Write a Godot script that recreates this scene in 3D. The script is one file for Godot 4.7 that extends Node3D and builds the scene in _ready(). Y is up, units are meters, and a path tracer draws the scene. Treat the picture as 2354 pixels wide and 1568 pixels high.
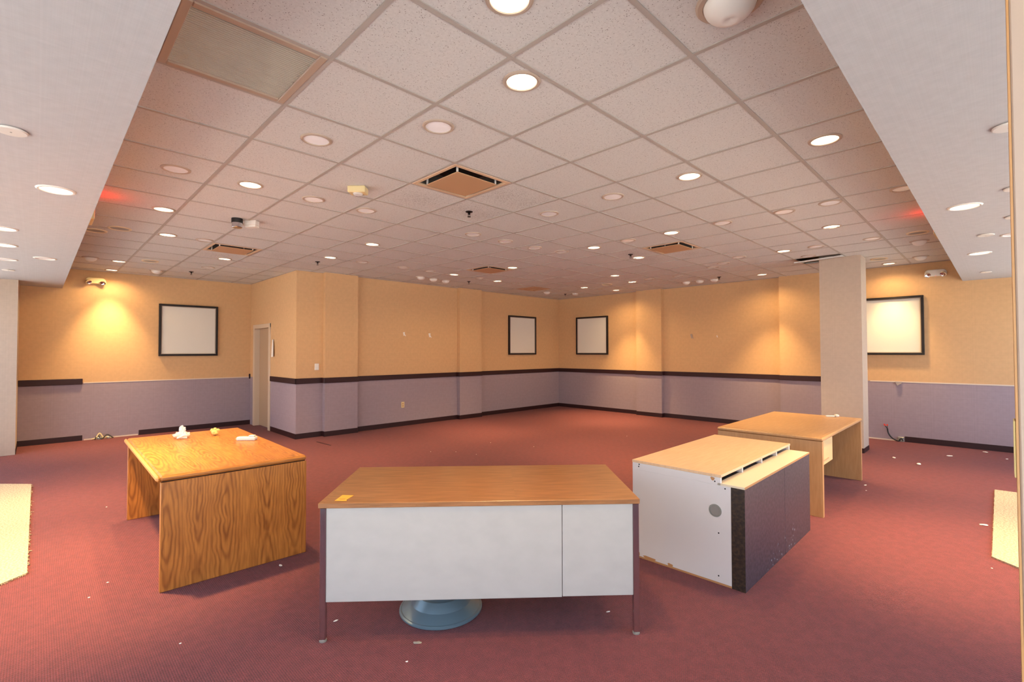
extends Node3D

const CEIL := 2.914
const SOFFIT := 2.575
const XL := -8.536      # wall with the two pilasters, facing +x
const ZR := -10.1975    # long wall facing +z
const XF := -11.022     # far wall facing +x
const ZD := -3.19       # short wall with the door
const ZS := 0.95        # glazed wall behind the camera, facing -z
const XE := 0.95        # glazed wall behind the camera, facing -x
const SZ := -0.30       # edge of the soffit along the z side
const SX := -0.415      # edge of the soffit along the x side
const T := 0.6096
const GX := -2.2384
const GZ := -2.2112

var rng := RandomNumberGenerator.new()
var M := {}
var used := {}

# ------------------------------------------------------------------ helpers
func numbered(n: String) -> String:
	if not used.has(n):
		used[n] = 0
		return n
	used[n] += 1
	return "%s_%03d" % [n, used[n]]

func thing(called: String, label: String, category: String, at := Vector3.ZERO, turn := 0.0, group := "") -> Node3D:
	var o := Node3D.new()
	o.name = numbered(called)
	add_child(o)
	o.position = at
	o.rotation.y = turn
	o.set_meta("label", label)
	o.set_meta("category", category)
	if group != "":
		o.set_meta("group", group)
	return o

func structure(called: String) -> Node3D:
	var o := Node3D.new()
	o.name = called
	add_child(o)
	o.set_meta("kind", "structure")
	return o

func begin() -> SurfaceTool:
	var st := SurfaceTool.new()
	st.begin(Mesh.PRIMITIVE_TRIANGLES)
	return st

func put(called: String, st: SurfaceTool, m: Material, parent: Node, at := Vector3.ZERO) -> MeshInstance3D:
	var mesh: ArrayMesh = st.commit()
	return put_mesh(called, mesh, m, parent, at)

func put_mesh(called: String, mesh: Mesh, m: Material, parent: Node, at := Vector3.ZERO) -> MeshInstance3D:
	var o := MeshInstance3D.new()
	o.name = called
	o.mesh = mesh
	o.material_override = m
	o.cast_shadow = GeometryInstance3D.SHADOW_CASTING_SETTING_ON
	parent.add_child(o, true)
	o.position = at
	return o

func poly(st: SurfaceTool, pts: Array, n: Vector3, uvs: Array = []) -> void:
	# a flat convex polygon wound so that it faces n
	var c: Vector3 = (pts[1] - pts[0]).cross(pts[2] - pts[0])
	var flip: bool = c.dot(n) > 0.0
	for i in range(1, pts.size() - 1):
		var idx := [0, i + 1, i] if flip else [0, i, i + 1]
		for k in idx:
			st.set_normal(n)
			if uvs.size() > 0:
				st.set_uv(uvs[k])
			else:
				st.set_uv(Vector2.ZERO)
			st.add_vertex(pts[k])

func face_uv(p: Vector3, axis: int, grain: int) -> Vector2:
	# metres; v runs along the grain
	var a := (axis + 1) % 3
	var b := (axis + 2) % 3
	if grain == a:
		return Vector2(p[b], p[a])
	return Vector2(p[a], p[b])

func add_box(st: SurfaceTool, lo: Vector3, hi: Vector3, bev := 0.0, grain := 1) -> void:
	var c := (lo + hi) * 0.5
	var h := (hi - lo) * 0.5
	bev = minf(bev, minf(h.x, minf(h.y, h.z)) * 0.9)
	for axis in 3:
		var a := (axis + 1) % 3
		var b := (axis + 2) % 3
		for s in [-1.0, 1.0]:
			var pts := []
			var uvs := []
			for q in [[-1, -1], [1, -1], [1, 1], [-1, 1]]:
				var p := c
				p[axis] += s * h[axis]
				p[a] += q[0] * (h[a] - bev)
				p[b] += q[1] * (h[b] - bev)
				pts.append(p)
				uvs.append(face_uv(p, axis, grain))
			var n := Vector3.ZERO
			n[axis] = s
			poly(st, pts, n, uvs)
	if bev <= 0.0:
		return
	for axis in 3:   # edges run along axis
		var a := (axis + 1) % 3
		var b := (axis + 2) % 3
		for sa in [-1.0, 1.0]:
			for sb in [-1.0, 1.0]:
				var pts := []
				var uvs := []
				for q in [[-1, 0], [1, 0], [1, 1], [-1, 1]]:
					var p := c
					p[axis] += q[0] * (h[axis] - bev)
					p[a] += sa * (h[a] - (bev if q[1] == 1 else 0.0))
					p[b] += sb * (h[b] - (0.0 if q[1] == 1 else bev))
					pts.append(p)
					uvs.append(face_uv(p, a, grain))
				var n := Vector3.ZERO
				n[a] = sa
				n[b] = sb
				poly(st, pts, n.normalized(), uvs)
	for sx in [-1.0, 1.0]:
		for sy in [-1.0, 1.0]:
			for sz in [-1.0, 1.0]:
				var s := Vector3(sx, sy, sz)
				var pts := []
				for k in 3:
					var p := c
					for j in 3:
						p[j] += s[j] * (h[j] - (0.0 if j == k else bev))
					pts.append(p)
				poly(st, pts, s.normalized(), [Vector2.ZERO, Vector2.ZERO, Vector2.ZERO])

func box(called: String, lo: Vector3, hi: Vector3, m: Material, parent: Node, bev := 0.0, grain := 1) -> MeshInstance3D:
	var st := begin()
	add_box(st, lo, hi, bev, grain)
	return put(called, st, m, parent)

func add_prism(st: SurfaceTool, outline: Array, y0: float, y1: float) -> void:
	# outline: convex Vector2 (x, z) corners
	var top := []
	var bot := []
	var uv := []
	var mid := Vector2.ZERO
	for p in outline:
		mid += p / float(outline.size())
	for p in outline:
		top.append(Vector3(p.x, y1, p.y))
		bot.append(Vector3(p.x, y0, p.y))
		uv.append(p)
	poly(st, top, Vector3.UP, uv)
	poly(st, bot, Vector3.DOWN, uv)
	for i in outline.size():
		var j := (i + 1) % outline.size()
		var e: Vector2 = outline[j] - outline[i]
		var n := Vector2(e.y, -e.x).normalized()
		if n.dot(outline[i] - mid) < 0.0:
			n = -n
		poly(st, [bot[i], bot[j], top[j], top[i]], Vector3(n.x, 0, n.y), [Vector2(0, 0), Vector2(e.length(), 0), Vector2(e.length(), y1 - y0), Vector2(0, y1 - y0)])

func add_lathe(st: SurfaceTool, prof: Array, seg := 32, at := Vector3.ZERO, basis := Basis.IDENTITY, smooth := false) -> void:
	# prof: Vector2 (radius, height), read so that the outside lies to the right going up
	var ns := []
	for i in prof.size() - 1:
		var d: Vector2 = prof[i + 1] - prof[i]
		ns.append(Vector2(d.y, -d.x).normalized())
	for i in prof.size() - 1:
		var n0: Vector2 = ns[i]
		var n1: Vector2 = ns[i]
		if smooth:
			if i > 0:
				n0 = (ns[i] + ns[i - 1]).normalized()
			if i < ns.size() - 1:
				n1 = (ns[i] + ns[i + 1]).normalized()
		for k in seg:
			var a0 := TAU * k / seg
			var a1 := TAU * (k + 1) / seg
			var q := []
			for w in [[prof[i], n0, a0], [prof[i], n0, a1], [prof[i + 1], n1, a1], [prof[i + 1], n1, a0]]:
				var r: Vector2 = w[0]
				var nn: Vector2 = w[1]
				var an: float = w[2]
				q.append([at + basis * Vector3(r.x * cos(an), r.y, r.x * sin(an)), basis * Vector3(nn.x * cos(an), nn.y, nn.x * sin(an)), Vector2(an / TAU, r.y)])
			for t in [[0, 1, 2], [0, 2, 3]]:
				if (q[t[0]][0] - q[t[1]][0]).length() < 1e-6 or (q[t[1]][0] - q[t[2]][0]).length() < 1e-6 or (q[t[0]][0] - q[t[2]][0]).length() < 1e-6:
					continue
				var c: Vector3 = (q[t[1]][0] - q[t[0]][0]).cross(q[t[2]][0] - q[t[0]][0])
				var order: Array = t if c.dot(q[t[0]][1] + q[t[1]][1] + q[t[2]][1]) < 0.0 else [t[0], t[2], t[1]]
				for k2 in order:
					st.set_normal(q[k2][1])
					st.set_uv(q[k2][2])
					st.add_vertex(q[k2][0])

func lathe(called: String, prof: Array, m: Material, parent: Node, seg := 32, at := Vector3.ZERO, smooth := false) -> MeshInstance3D:
	var st := begin()
	add_lathe(st, prof, seg, Vector3.ZERO, Basis.IDENTITY, smooth)
	return put(called, st, m, parent, at)

func add_tube(st: SurfaceTool, pts: Array, r: float, seg := 10) -> void:
	var rings := []
	for i in pts.size():
		var d: Vector3 = (pts[mini(i + 1, pts.size() - 1)] - pts[maxi(i - 1, 0)]).normalized()
		var u := d.cross(Vector3(0.31, 0.83, 0.47)).normalized()
		var v := d.cross(u)
		var ring := []
		for k in seg:
			var n := u * cos(TAU * k / seg) + v * sin(TAU * k / seg)
			ring.append([pts[i] + n * r, n])
		rings.append(ring)
	for i in pts.size() - 1:
		for k in seg:
			var q := [rings[i][k], rings[i][(k + 1) % seg], rings[i + 1][(k + 1) % seg], rings[i + 1][k]]
			for t in [[0, 1, 2], [0, 2, 3]]:
				var c: Vector3 = (q[t[1]][0] - q[t[0]][0]).cross(q[t[2]][0] - q[t[0]][0])
				var order: Array = t if c.dot(q[t[0]][1]) < 0.0 else [t[0], t[2], t[1]]
				for k2 in order:
					st.set_normal(q[k2][1])
					st.set_uv(Vector2.ZERO)
					st.add_vertex(q[k2][0])
	for e in [0, pts.size() - 1]:
		var loop := []
		for k in seg:
			loop.append(rings[e][k][0])
		var d: Vector3 = (pts[0] - pts[1]) if e == 0 else (pts[-1] - pts[-2])
		poly(st, loop, d.normalized())

func tube(called: String, pts: Array, r: float, m: Material, parent: Node, seg := 10) -> MeshInstance3D:
	var st := begin()
	add_tube(st, pts, r, seg)
	return put(called, st, m, parent)

func curve(pts: Array, n := 8) -> Array:
	var c := Curve3D.new()
	for i in pts.size():
		var d: Vector3 = (pts[mini(i + 1, pts.size() - 1)] - pts[maxi(i - 1, 0)]) / 6.0
		c.add_point(pts[i], -d, d)
	var out := []
	var total := (pts.size() - 1) * n
	for i in total + 1:
		out.append(c.samplef(float(i) / n))
	return out

func lump(called: String, size: Vector3, seed_: int, rough: float, m: Material, parent: Node, at := Vector3.ZERO, facets := 14) -> MeshInstance3D:
	# an irregular crumpled solid that rests on y = 0
	var noise := FastNoiseLite.new()
	noise.seed = seed_
	noise.frequency = 1.1
	var st := begin()
	var grid := []
	var low := 1e9
	for i in facets / 2 + 1:
		var row := []
		for k in facets:
			var th := PI * i / (facets / 2.0)
			var ph := TAU * k / facets
			var d := Vector3(sin(th) * cos(ph), cos(th), sin(th) * sin(ph))
			var r := 1.0 + rough * noise.get_noise_3dv(d * 1.7) + rough * 0.5 * noise.get_noise_3dv(d * 5.0)
			var p := Vector3(d.x * size.x, d.y * size.y, d.z * size.z) * r * 0.5
			low = minf(low, p.y)
			row.append(p)
		grid.append(row)
	for i in facets / 2:
		for k in facets:
			var a: Vector3 = grid[i][k]
			var b: Vector3 = grid[i][(k + 1) % facets]
			var c: Vector3 = grid[i + 1][(k + 1) % facets]
			var d: Vector3 = grid[i + 1][k]
			for t in [[a, b, c], [a, c, d]]:
				var n: Vector3 = (t[1] - t[0]).cross(t[2] - t[0])
				if n.length() < 1e-12:
					continue
				n = n.normalized()
				if n.dot(t[0] + t[1] + t[2]) < 0.0:
					n = -n
				poly(st, t, n)
	var o := put(called, st, m, parent, at - Vector3(0, low, 0))
	return o

# ------------------------------------------------------------------ textures and materials
func picture(w: int, h: int, f: Callable) -> ImageTexture:
	var img := Image.create(w, h, true, Image.FORMAT_RGB8)
	for y in h:
		for x in w:
			img.set_pixel(x, y, f.call(x, y))
	img.generate_mipmaps()
	return ImageTexture.create_from_image(img)

func relief(w: int, h: int, f: Callable, strength := 4.0) -> ImageTexture:
	var img := Image.create(w, h, false, Image.FORMAT_RGB8)
	for y in h:
		for x in w:
			var v: float = clampf(f.call(x, y), 0.0, 1.0)
			img.set_pixel(x, y, Color(v, v, v))
	img.bump_map_to_normal_map(strength)
	img.generate_mipmaps()
	return ImageTexture.create_from_image(img)

func seamless(size: int, freq: float, seed_: int, octaves := 3) -> Image:
	var n := FastNoiseLite.new()
	n.seed = seed_
	n.frequency = freq
	n.noise_type = FastNoiseLite.TYPE_SIMPLEX
	n.fractal_octaves = octaves
	return n.get_seamless_image(size, size)

func mat(c: Color, rough := 0.8, metal := 0.0) -> StandardMaterial3D:
	var m := StandardMaterial3D.new()
	m.albedo_color = c
	m.roughness = rough
	m.metallic = metal
	return m

func world_mapped(m: StandardMaterial3D, metres: float) -> StandardMaterial3D:
	m.uv1_triplanar = true
	m.uv1_world_triplanar = true
	m.uv1_scale = Vector3.ONE / metres
	return m

func make_materials() -> void:
	# carpet: dusty red loop pile
	var n1 := seamless(512, 0.012, 11)
	var n2 := seamless(512, 0.09, 12, 2)
	var loops := func(x: int, y: int) -> float:
		var row := y / 8
		var ox := 4 * (row % 2)
		var dx := fmod(x + ox, 8.0) - 3.5
		var dy := fmod(y, 8.0) - 3.5
		return clampf(1.0 - (dx * dx + dy * dy) / 20.0, 0.0, 1.0)
	var carpet := mat(Color.WHITE, 0.95)
	carpet.albedo_texture = picture(512, 512, func(x: int, y: int) -> Color:
		var v: float = 0.80 + 0.26 * loops.call(x, y) + 0.12 * (n1.get_pixel(x, y).r - 0.5) + 0.20 * (n2.get_pixel(x, y).r - 0.5)
		return Color(0.44 * v, 0.195 * v, 0.20 * v))
	carpet.normal_enabled = true
	carpet.normal_texture = relief(512, 512, loops, 3.0)
	carpet.normal_scale = 0.7
	carpet.rim_enabled = true
	carpet.rim = 0.14
	carpet.rim_tint = 0.4
	M.carpet = world_mapped(carpet, 0.62)
	# wallpaper: fine horizontal and vertical threads
	var w1 := seamless(256, 0.02, 21)
	var thread := RandomNumberGenerator.new()
	thread.seed = 5
	var hx := []
	var hy := []
	for i in 256:
		hx.append(thread.randf())
		hy.append(thread.randf())
	var weave := func(x: int, y: int) -> float:
		return 0.5 * hx[x] + 0.5 * hy[y]
	for spec in [["wall", Color(0.82, 0.665, 0.485), 0.018], ["dado", Color(0.61, 0.55, 0.58), 0.035], ["soffit", Color(0.73, 0.725, 0.72), 0.02], ["pier", Color(0.74, 0.67, 0.60), 0.018]]:
		var base: Color = spec[1]
		var k: float = spec[2]
		var m := mat(Color.WHITE, 0.85)
		m.albedo_texture = picture(256, 256, func(x: int, y: int) -> Color:
			var v: float = 1.0 + k * (weave.call(x, y) - 0.5) * 2.0 + 0.035 * (w1.get_pixel(x, y).r - 0.5)
			return Color(minf(base.r * v, 1), minf(base.g * v, 1), minf(base.b * v, 1)))
		M[spec[0]] = world_mapped(m, 0.5)
	# ceiling tile: pinholes and fissures in pale board
	var dots := Image.create(512, 512, true, Image.FORMAT_RGB8)
	dots.fill(Color(0.86, 0.815, 0.785))
	var dr := RandomNumberGenerator.new()
	dr.seed = 77
	var d1 := seamless(512, 0.05, 31, 3)
	for y in 512:
		for x in 512:
			var v: float = 0.985 + 0.05 * (d1.get_pixel(x, y).r - 0.5) + dr.randf_range(-0.012, 0.012)
			dots.set_pixel(x, y, Color(0.82 * v, 0.81 * v, 0.785 * v))
	for i in 1300:
		var x := dr.randi_range(2, 508)
		var y := dr.randi_range(2, 508)
		var g := dr.randf_range(0.38, 0.62)
		dots.fill_rect(Rect2i(x, y, dr.randi_range(1, 3), dr.randi_range(1, 3)), Color(g, g * 0.93, g * 0.87))
	dots.generate_mipmaps()
	var tile := mat(Color.WHITE, 0.95)
	tile.albedo_texture = ImageTexture.create_from_image(dots)
	M.tile = tile
	# dusty tile beside the air outlets
	var dusty := Image.create(512, 512, true, Image.FORMAT_RGB8)
	dusty.copy_from(dots)
	for i in 1500:
		var x := clampi(int(dr.randfn(256, 120)), 2, 508)
		var y := clampi(int(dr.randfn(256, 120)), 2, 508)
		var g := dr.randf_range(0.40, 0.62)
		dusty.fill_rect(Rect2i(x, y, dr.randi_range(2, 6), dr.randi_range(1, 3)), Color(g, g * 0.9, g * 0.82))
	dusty.generate_mipmaps()
	var tile2 := mat(Color.WHITE, 0.95)
	tile2.albedo_texture = ImageTexture.create_from_image(dusty)
	M.tile_dusty = tile2
	M.tee = mat(Color(0.68, 0.65, 0.61), 0.6)
	M.tee_dark = mat(Color(0.44, 0.38, 0.33), 0.7)
	# oak with cathedral figure: u across 1 m, v along the grain 1 m
	var o1 := seamless(512, 0.006, 41)
	var o2 := seamless(512, 0.05, 42, 2)
	var fine := []
	for i in 512:
		fine.append(thread.randf())
	var hearts := [[0.08, 0.42, 0.020], [0.24, 0.60, 0.017], [0.41, 0.35, 0.021], [0.63, 0.55, 0.019], [0.82, 0.72, 0.017]]
	var oak := mat(Color.WHITE, 0.34)
	oak.albedo_texture = picture(512, 512, func(x: int, y: int) -> Color:
		var u: float = x / 512.0 + 0.022 * (o1.get_pixel(x, y).r - 0.5)
		var v: float = y / 512.0
		var ring := 0.0
		var near := 1e9
		for h in hearts:
			var du: float = absf(u - h[0])
			du = minf(du, 1.0 - du)
			var dv: float = absf(v - h[1])
			dv = minf(dv, 1.0 - dv)
			if du < near:
				near = du
				ring = sqrt(pow(du / h[2], 2.0) + pow(dv / 0.16, 2.0))
		var line: float = pow(0.5 + 0.5 * sin(ring * 6.5 + 2.5 * o1.get_pixel(x, y).r), 2.0)
		var fade: float = clampf(1.35 - 0.20 * ring, 0.22, 1.0)
		var pores: float = fine[(x * 3 + y / 97) % 512]
		var t: float = 0.84 - 0.30 * line * fade - 0.13 * pores + 0.22 * (o2.get_pixel(x, (y / 6) % 512).r - 0.5)
		return Color(0.31, 0.13, 0.035).lerp(Color(0.79, 0.51, 0.225), clampf(t + 0.12, 0.0, 1.0)))
	M.oak = oak
	# streaked laminates: v along the grain
	for spec in [["walnut", Color(0.52, 0.345, 0.20), Color(0.68, 0.465, 0.285), 51, 0.30], ["maple", Color(0.67, 0.505, 0.33), Color(0.74, 0.58, 0.40), 52, 0.34], ["maple_pale", Color(0.83, 0.68, 0.52), Color(0.88, 0.75, 0.60), 53, 0.36]]:
		var s1 := seamless(512, 0.03, spec[3], 4)
		var ca: Color = spec[1]
		var cb: Color = spec[2]
		var m := mat(Color.WHITE, spec[4])
		m.albedo_texture = picture(512, 512, func(x: int, y: int) -> Color:
			var t: float = s1.get_pixel((x * 2) % 512, (y / 5) % 512).r * 0.75 + 0.25 * fine[(x * 2 + y / 61) % 512]
			return ca.lerp(cb, clampf(t * 1.1, 0.0, 1.0)))
		M[spec[0]] = m
	# white laminate with faint scuffs
	var l1 := seamless(256, 0.02, 61)
	var white := mat(Color.WHITE, 0.45)
	white.albedo_texture = picture(256, 256, func(x: int, y: int) -> Color:
		var v: float = 1.0 + 0.05 * (l1.get_pixel(x, y).r - 0.5)
		return Color(0.71 * v, 0.69 * v, 0.655 * v))
	M.white_laminate = world_mapped(white, 0.7)
	M.cabinet_white = mat(Color(0.85, 0.83, 0.81), 0.45)
	# mottled grey laminate
	var g1 := seamless(256, 0.05, 62, 4)
	var grey := mat(Color.WHITE, 0.38)
	grey.albedo_texture = picture(256, 256, func(x: int, y: int) -> Color:
		var v: float = 0.72 + 0.56 * g1.get_pixel(x, y).r
		return Color(0.26 * v, 0.225 * v, 0.25 * v))
	M.grey_laminate = world_mapped(grey, 0.5)
	var brown := mat(Color.WHITE, 0.5)
	brown.albedo_texture = picture(256, 256, func(x: int, y: int) -> Color:
		var v: float = 0.5 + 1.0 * g1.get_pixel(x, y).r
		return Color(0.19 * v, 0.135 * v, 0.085 * v))
	M.brown_edge = world_mapped(brown, 0.4)
	# pale looped remnant
	var p1 := seamless(256, 0.09, 63, 3)
	var remnant := mat(Color.WHITE, 0.98)
	remnant.albedo_texture = picture(256, 256, func(x: int, y: int) -> Color:
		var v: float = 0.78 + 0.44 * p1.get_pixel(x, y).r
		return Color(0.66 * v, 0.61 * v, 0.515 * v))
	M.remnant = world_mapped(remnant, 0.45)
	M.trim = mat(Color(0.165, 0.022, 0.038), 0.6)
	M.vinyl = mat(Color(0.155, 0.02, 0.034), 0.55)
	M.chrome = mat(Color(0.80, 0.80, 0.82), 0.12, 1.0)
	M.tulip = mat(Color(0.42, 0.50, 0.53), 0.32, 0.35)
	M.frame = mat(Color(0.045, 0.010, 0.016), 0.6)
	M.board = mat(Color(0.86, 0.845, 0.80), 0.7)
	M.lip = mat(Color(0.66, 0.60, 0.54), 0.7)
	M.tan = mat(Color(0.74, 0.58, 0.43), 0.55)
	M.tan_light = mat(Color(0.82, 0.70, 0.57), 0.55)
	M.black = mat(Color(0.02, 0.018, 0.018), 0.6)
	M.duct = mat(Color(0.45, 0.44, 0.42), 0.5, 0.6)
	M.trim_ring = mat(Color(0.70, 0.63, 0.56), 0.5)
	M.lens_off = mat(Color(0.98, 0.985, 0.985), 0.22)
	M.white_enamel = mat(Color(0.88, 0.86, 0.82), 0.35)
	M.ivory = mat(Color(0.86, 0.78, 0.58), 0.4)
	M.bronze = mat(Color(0.10, 0.045, 0.03), 0.4, 0.6)
	M.door = mat(Color(0.70, 0.60, 0.49), 0.5)
	M.door_frame = mat(Color(0.80, 0.72, 0.62), 0.45)
	M.cream = mat(Color(0.66, 0.57, 0.49), 0.5)
	M.edge_wood = mat(Color(0.68, 0.49, 0.28), 0.5)
	M.brass = mat(Color(0.86, 0.80, 0.55), 0.4, 0.3)
	M.aluminium = mat(Color(0.62, 0.62, 0.63), 0.35, 0.9)
	M.paper = mat(Color(0.92, 0.90, 0.86), 0.8)
	M.plaster = mat(Color(0.86, 0.80, 0.72), 0.9)
	M.note = mat(Color(0.95, 0.72, 0.25), 0.8)
	M.foam = mat(Color(0.90, 0.78, 0.45), 0.8)
	M.cable = mat(Color(0.03, 0.025, 0.025), 0.5)
	M.orange = mat(Color(0.85, 0.20, 0.06), 0.5)
	M.steel_box = mat(Color(0.62, 0.62, 0.58), 0.4, 0.5)
	M.chip = mat(Color(0.72, 0.52, 0.33), 0.8)
	M.pavement = mat(Color(0.77, 0.755, 0.725), 0.9)
	M.clear = mat(Color(0.95, 0.95, 0.95, 0.45), 0.15)
	M.clear.transparency = BaseMaterial3D.TRANSPARENCY_ALPHA
	var glass := mat(Color(0.9, 0.95, 0.95, 0.06), 0.02)
	glass.transparency = BaseMaterial3D.TRANSPARENCY_ALPHA
	M.glass = glass
	var glow := mat(Color(1, 1, 1), 0.5)
	glow.emission_enabled = true
	glow.emission = Color(1.0, 0.93, 0.78)
	glow.emission_energy_multiplier = LAMP_GLOW
	M.glow = glow
	var red := mat(Color(0.6, 0.05, 0.03), 0.5)
	red.emission_enabled = true
	red.emission = Color(1.0, 0.08, 0.03)
	red.emission_energy_multiplier = 1.6
	M.red_glow = red

# ------------------------------------------------------------------ light
const LAMP_GLOW := 3.0
const LAMP_ENERGY := 8.0
const SPILL_ENERGY := 0.75
const LAMP_COLOR := Color(1.0, 0.83, 0.58)
const SKY_ENERGY := 4.1
const SUN_ENERGY := 10.0
const EXPOSURE := 1.0

func setup_view_and_light() -> void:
	var cam := Camera3D.new()
	cam.name = "camera"
	add_child(cam)
	cam.position = Vector3(0, 1.5048, 0)
	cam.rotation = Vector3(0.021028, 0.79285, -0.0022258)
	cam.keep_aspect = Camera3D.KEEP_HEIGHT
	cam.fov = rad_to_deg(2.0 * atan(784.0 / 1110.39))
	cam.near = 0.02
	cam.far = 200.0
	cam.current = true
	var env := Environment.new()
	env.background_mode = Environment.BG_SKY
	var sky := Sky.new()
	var sm := ProceduralSkyMaterial.new()
	sm.sky_top_color = Color(0.74, 0.83, 0.97)
	sm.sky_horizon_color = Color(0.95, 0.96, 0.97)
	sm.ground_horizon_color = Color(0.74, 0.72, 0.69)
	sm.ground_bottom_color = Color(0.58, 0.56, 0.53)
	sky.sky_material = sm
	env.sky = sky
	env.background_energy_multiplier = SKY_ENERGY
	env.tonemap_mode = Environment.TONE_MAPPER_LINEAR
	env.tonemap_exposure = EXPOSURE
	env.sdfgi_enabled = true
	env.ssao_enabled = true
	env.ssil_enabled = true
	# the sun stands behind the building: it lights the pavement outside the glazing, not the room
	var sun := DirectionalLight3D.new()
	sun.name = "sun"
	sun.light_color = Color(1.0, 0.97, 0.93)
	sun.light_energy = SUN_ENERGY
	sun.light_angular_distance = 0.6
	sun.shadow_enabled = true
	add_child(sun)
	sun.look_at_from_position(Vector3.ZERO, Vector3(0.5, -0.85, 0.5), Vector3.UP)
	var we := WorldEnvironment.new()
	we.name = "environment"
	we.environment = env
	add_child(we)

# ------------------------------------------------------------------ the room
func wall_piece(parent: Node3D, lo: Vector3, hi: Vector3, dado: bool) -> void:
	if dado:
		box("lower_wallpaper", lo, Vector3(hi.x, 0.985, hi.z), M.dado, parent)
		box("upper_wallpaper", Vector3(lo.x, 0.985, lo.z), hi, M.wall, parent)
	else:
		box("upper_wallpaper", lo, hi, M.wall, parent)

func build_shell() -> void:
	var top := 3.3
	var f := structure("floor")
	box("carpet", Vector3(XF - 0.3, -0.15, ZR - 0.3), Vector3(XE + 0.1, 0, ZS + 0.1), M.carpet, f)
	var pv := structure("pavement")
	box("paving", Vector3(-40, -0.35, -40), Vector3(40, -0.16, 40), M.pavement, pv)
	# walls
	var w := structure("wall_west")
	wall_piece(w, Vector3(XL - 0.2, 0, ZR - 0.2), Vector3(XL, top, ZD - 0.15), true)
	for s in [[-3.655, -4.275], [-6.69, -7.325]]:
		wall_piece(w, Vector3(XL, 0, s[1]), Vector3(XL + 0.1, 2.96, s[0]), true)
	w = structure("wall_north")
	wall_piece(w, Vector3(XL, 0, ZR - 0.2), Vector3(XE + 0.15, top, ZR), true)
	for s in [[-6.07, -5.425], [-2.98, -2.30]]:
		wall_piece(w, Vector3(s[0], 0, ZR), Vector3(s[1], 2.96, ZR + 0.1), true)
	w = structure("wall_far_west")
	wall_piece(w, Vector3(XF - 0.2, 0, ZD - 0.15), Vector3(XF, top, ZS + 0.15), true)
	# pale torn edge left where the chair rail was taken off
	box("torn_edge", Vector3(XF, 0.972, ZD + 0.02), Vector3(XF + 0.003, 0.988, -0.585), M.plaster, w)
	box("torn_edge", Vector3(XF, 0.0, -1.335), Vector3(XF + 0.003, 0.022, -0.60), M.plaster, w)
	w = structure("wall_door")
	# short wall with a door opening x -10.76 .. -9.84
	wall_piece(w, Vector3(XF, 0, ZD - 0.15), Vector3(-10.76, top, ZD), true)
	wall_piece(w, Vector3(-9.84, 0, ZD - 0.15), Vector3(XL, top, ZD), true)
	box("upper_wallpaper", Vector3(-10.76, 2.02, ZD - 0.15), Vector3(-9.84, top, ZD), M.wall, w)
	# free-standing pier beside the board
	w = structure("column_1")
	box("wallpaper", Vector3(-1.975, 0, -9.02), Vector3(-1.445, 2.96, -8.64), M.pier, w)
	box("base_strip", Vector3(-1.98, 0, -9.025), Vector3(-1.44, 0.07, -8.635), M.vinyl, w, 0.002)
	w = structure("column_2")
	box("wallpaper", Vector3(XF, 0, 0.20), Vector3(-10.2, SOFFIT, ZS), M.pier, w)
	box("base_strip", Vector3(XF, 0, 0.194), Vector3(-10.23, 0.075, 0.20), M.vinyl, w)
	# soffits
	w = structure("soffit_south")
	box("plaster", Vector3(XF, SOFFIT, SZ), Vector3(XE + 0.15, top, ZS + 0.15), M.soffit, w)
	w = structure("soffit_east")
	box("plaster", Vector3(SX, SOFFIT, ZR), Vector3(XE + 0.15, top, SZ), M.soffit, w)
	# roof deck above the suspended ceiling
	w = structure("roof_deck")
	box("slab", Vector3(XF - 0.2, top, ZR - 0.2), Vector3(XE + 0.15, top + 0.1, ZS + 0.15), M.duct, w)
	# glazed walls behind the camera: sill, posts, header
	w = structure("window_1")
	box("sill", Vector3(-10.2, 0, ZS), Vector3(XE + 0.1, 0.12, ZS + 0.1), M.aluminium, w)
	box("header", Vector3(-10.2, 2.5, ZS), Vector3(XE + 0.1, SOFFIT, ZS + 0.1), M.aluminium, w)
	var x := -10.2
	while x < XE:
		box("mullion", Vector3(x, 0.12, ZS + 0.02), Vector3(x + 0.06, 2.5, ZS + 0.09), M.aluminium, w, 0.004)
		box("pane", Vector3(x + 0.06, 0.12, ZS + 0.05), Vector3(minf(x + 1.6, XE + 0.1), 2.5, ZS + 0.056), M.glass, w)
		x += 1.6
	w = structure("window_2")
	box("sill", Vector3(XE, 0, ZR), Vector3(XE + 0.1, 0.12, ZS), M.aluminium, w)
	box("header", Vector3(XE, 2.5, ZR), Vector3(XE + 0.1, SOFFIT, ZS), M.aluminium, w)
	var z := ZR
	while z < ZS:
		box("mullion", Vector3(XE + 0.02, 0.12, z), Vector3(XE + 0.09, 2.5, z + 0.06), M.aluminium, w, 0.004)
		box("pane", Vector3(XE + 0.05, 0.12, z + 0.06), Vector3(XE + 0.056, 2.5, minf(z + 1.6, ZS + 0.1)), M.glass, w)
		z += 1.6

func rail(parent: Node3D, lo: Vector3, hi: Vector3) -> void:
	box("rail", lo, hi, M.trim, parent, 0.006)

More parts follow.
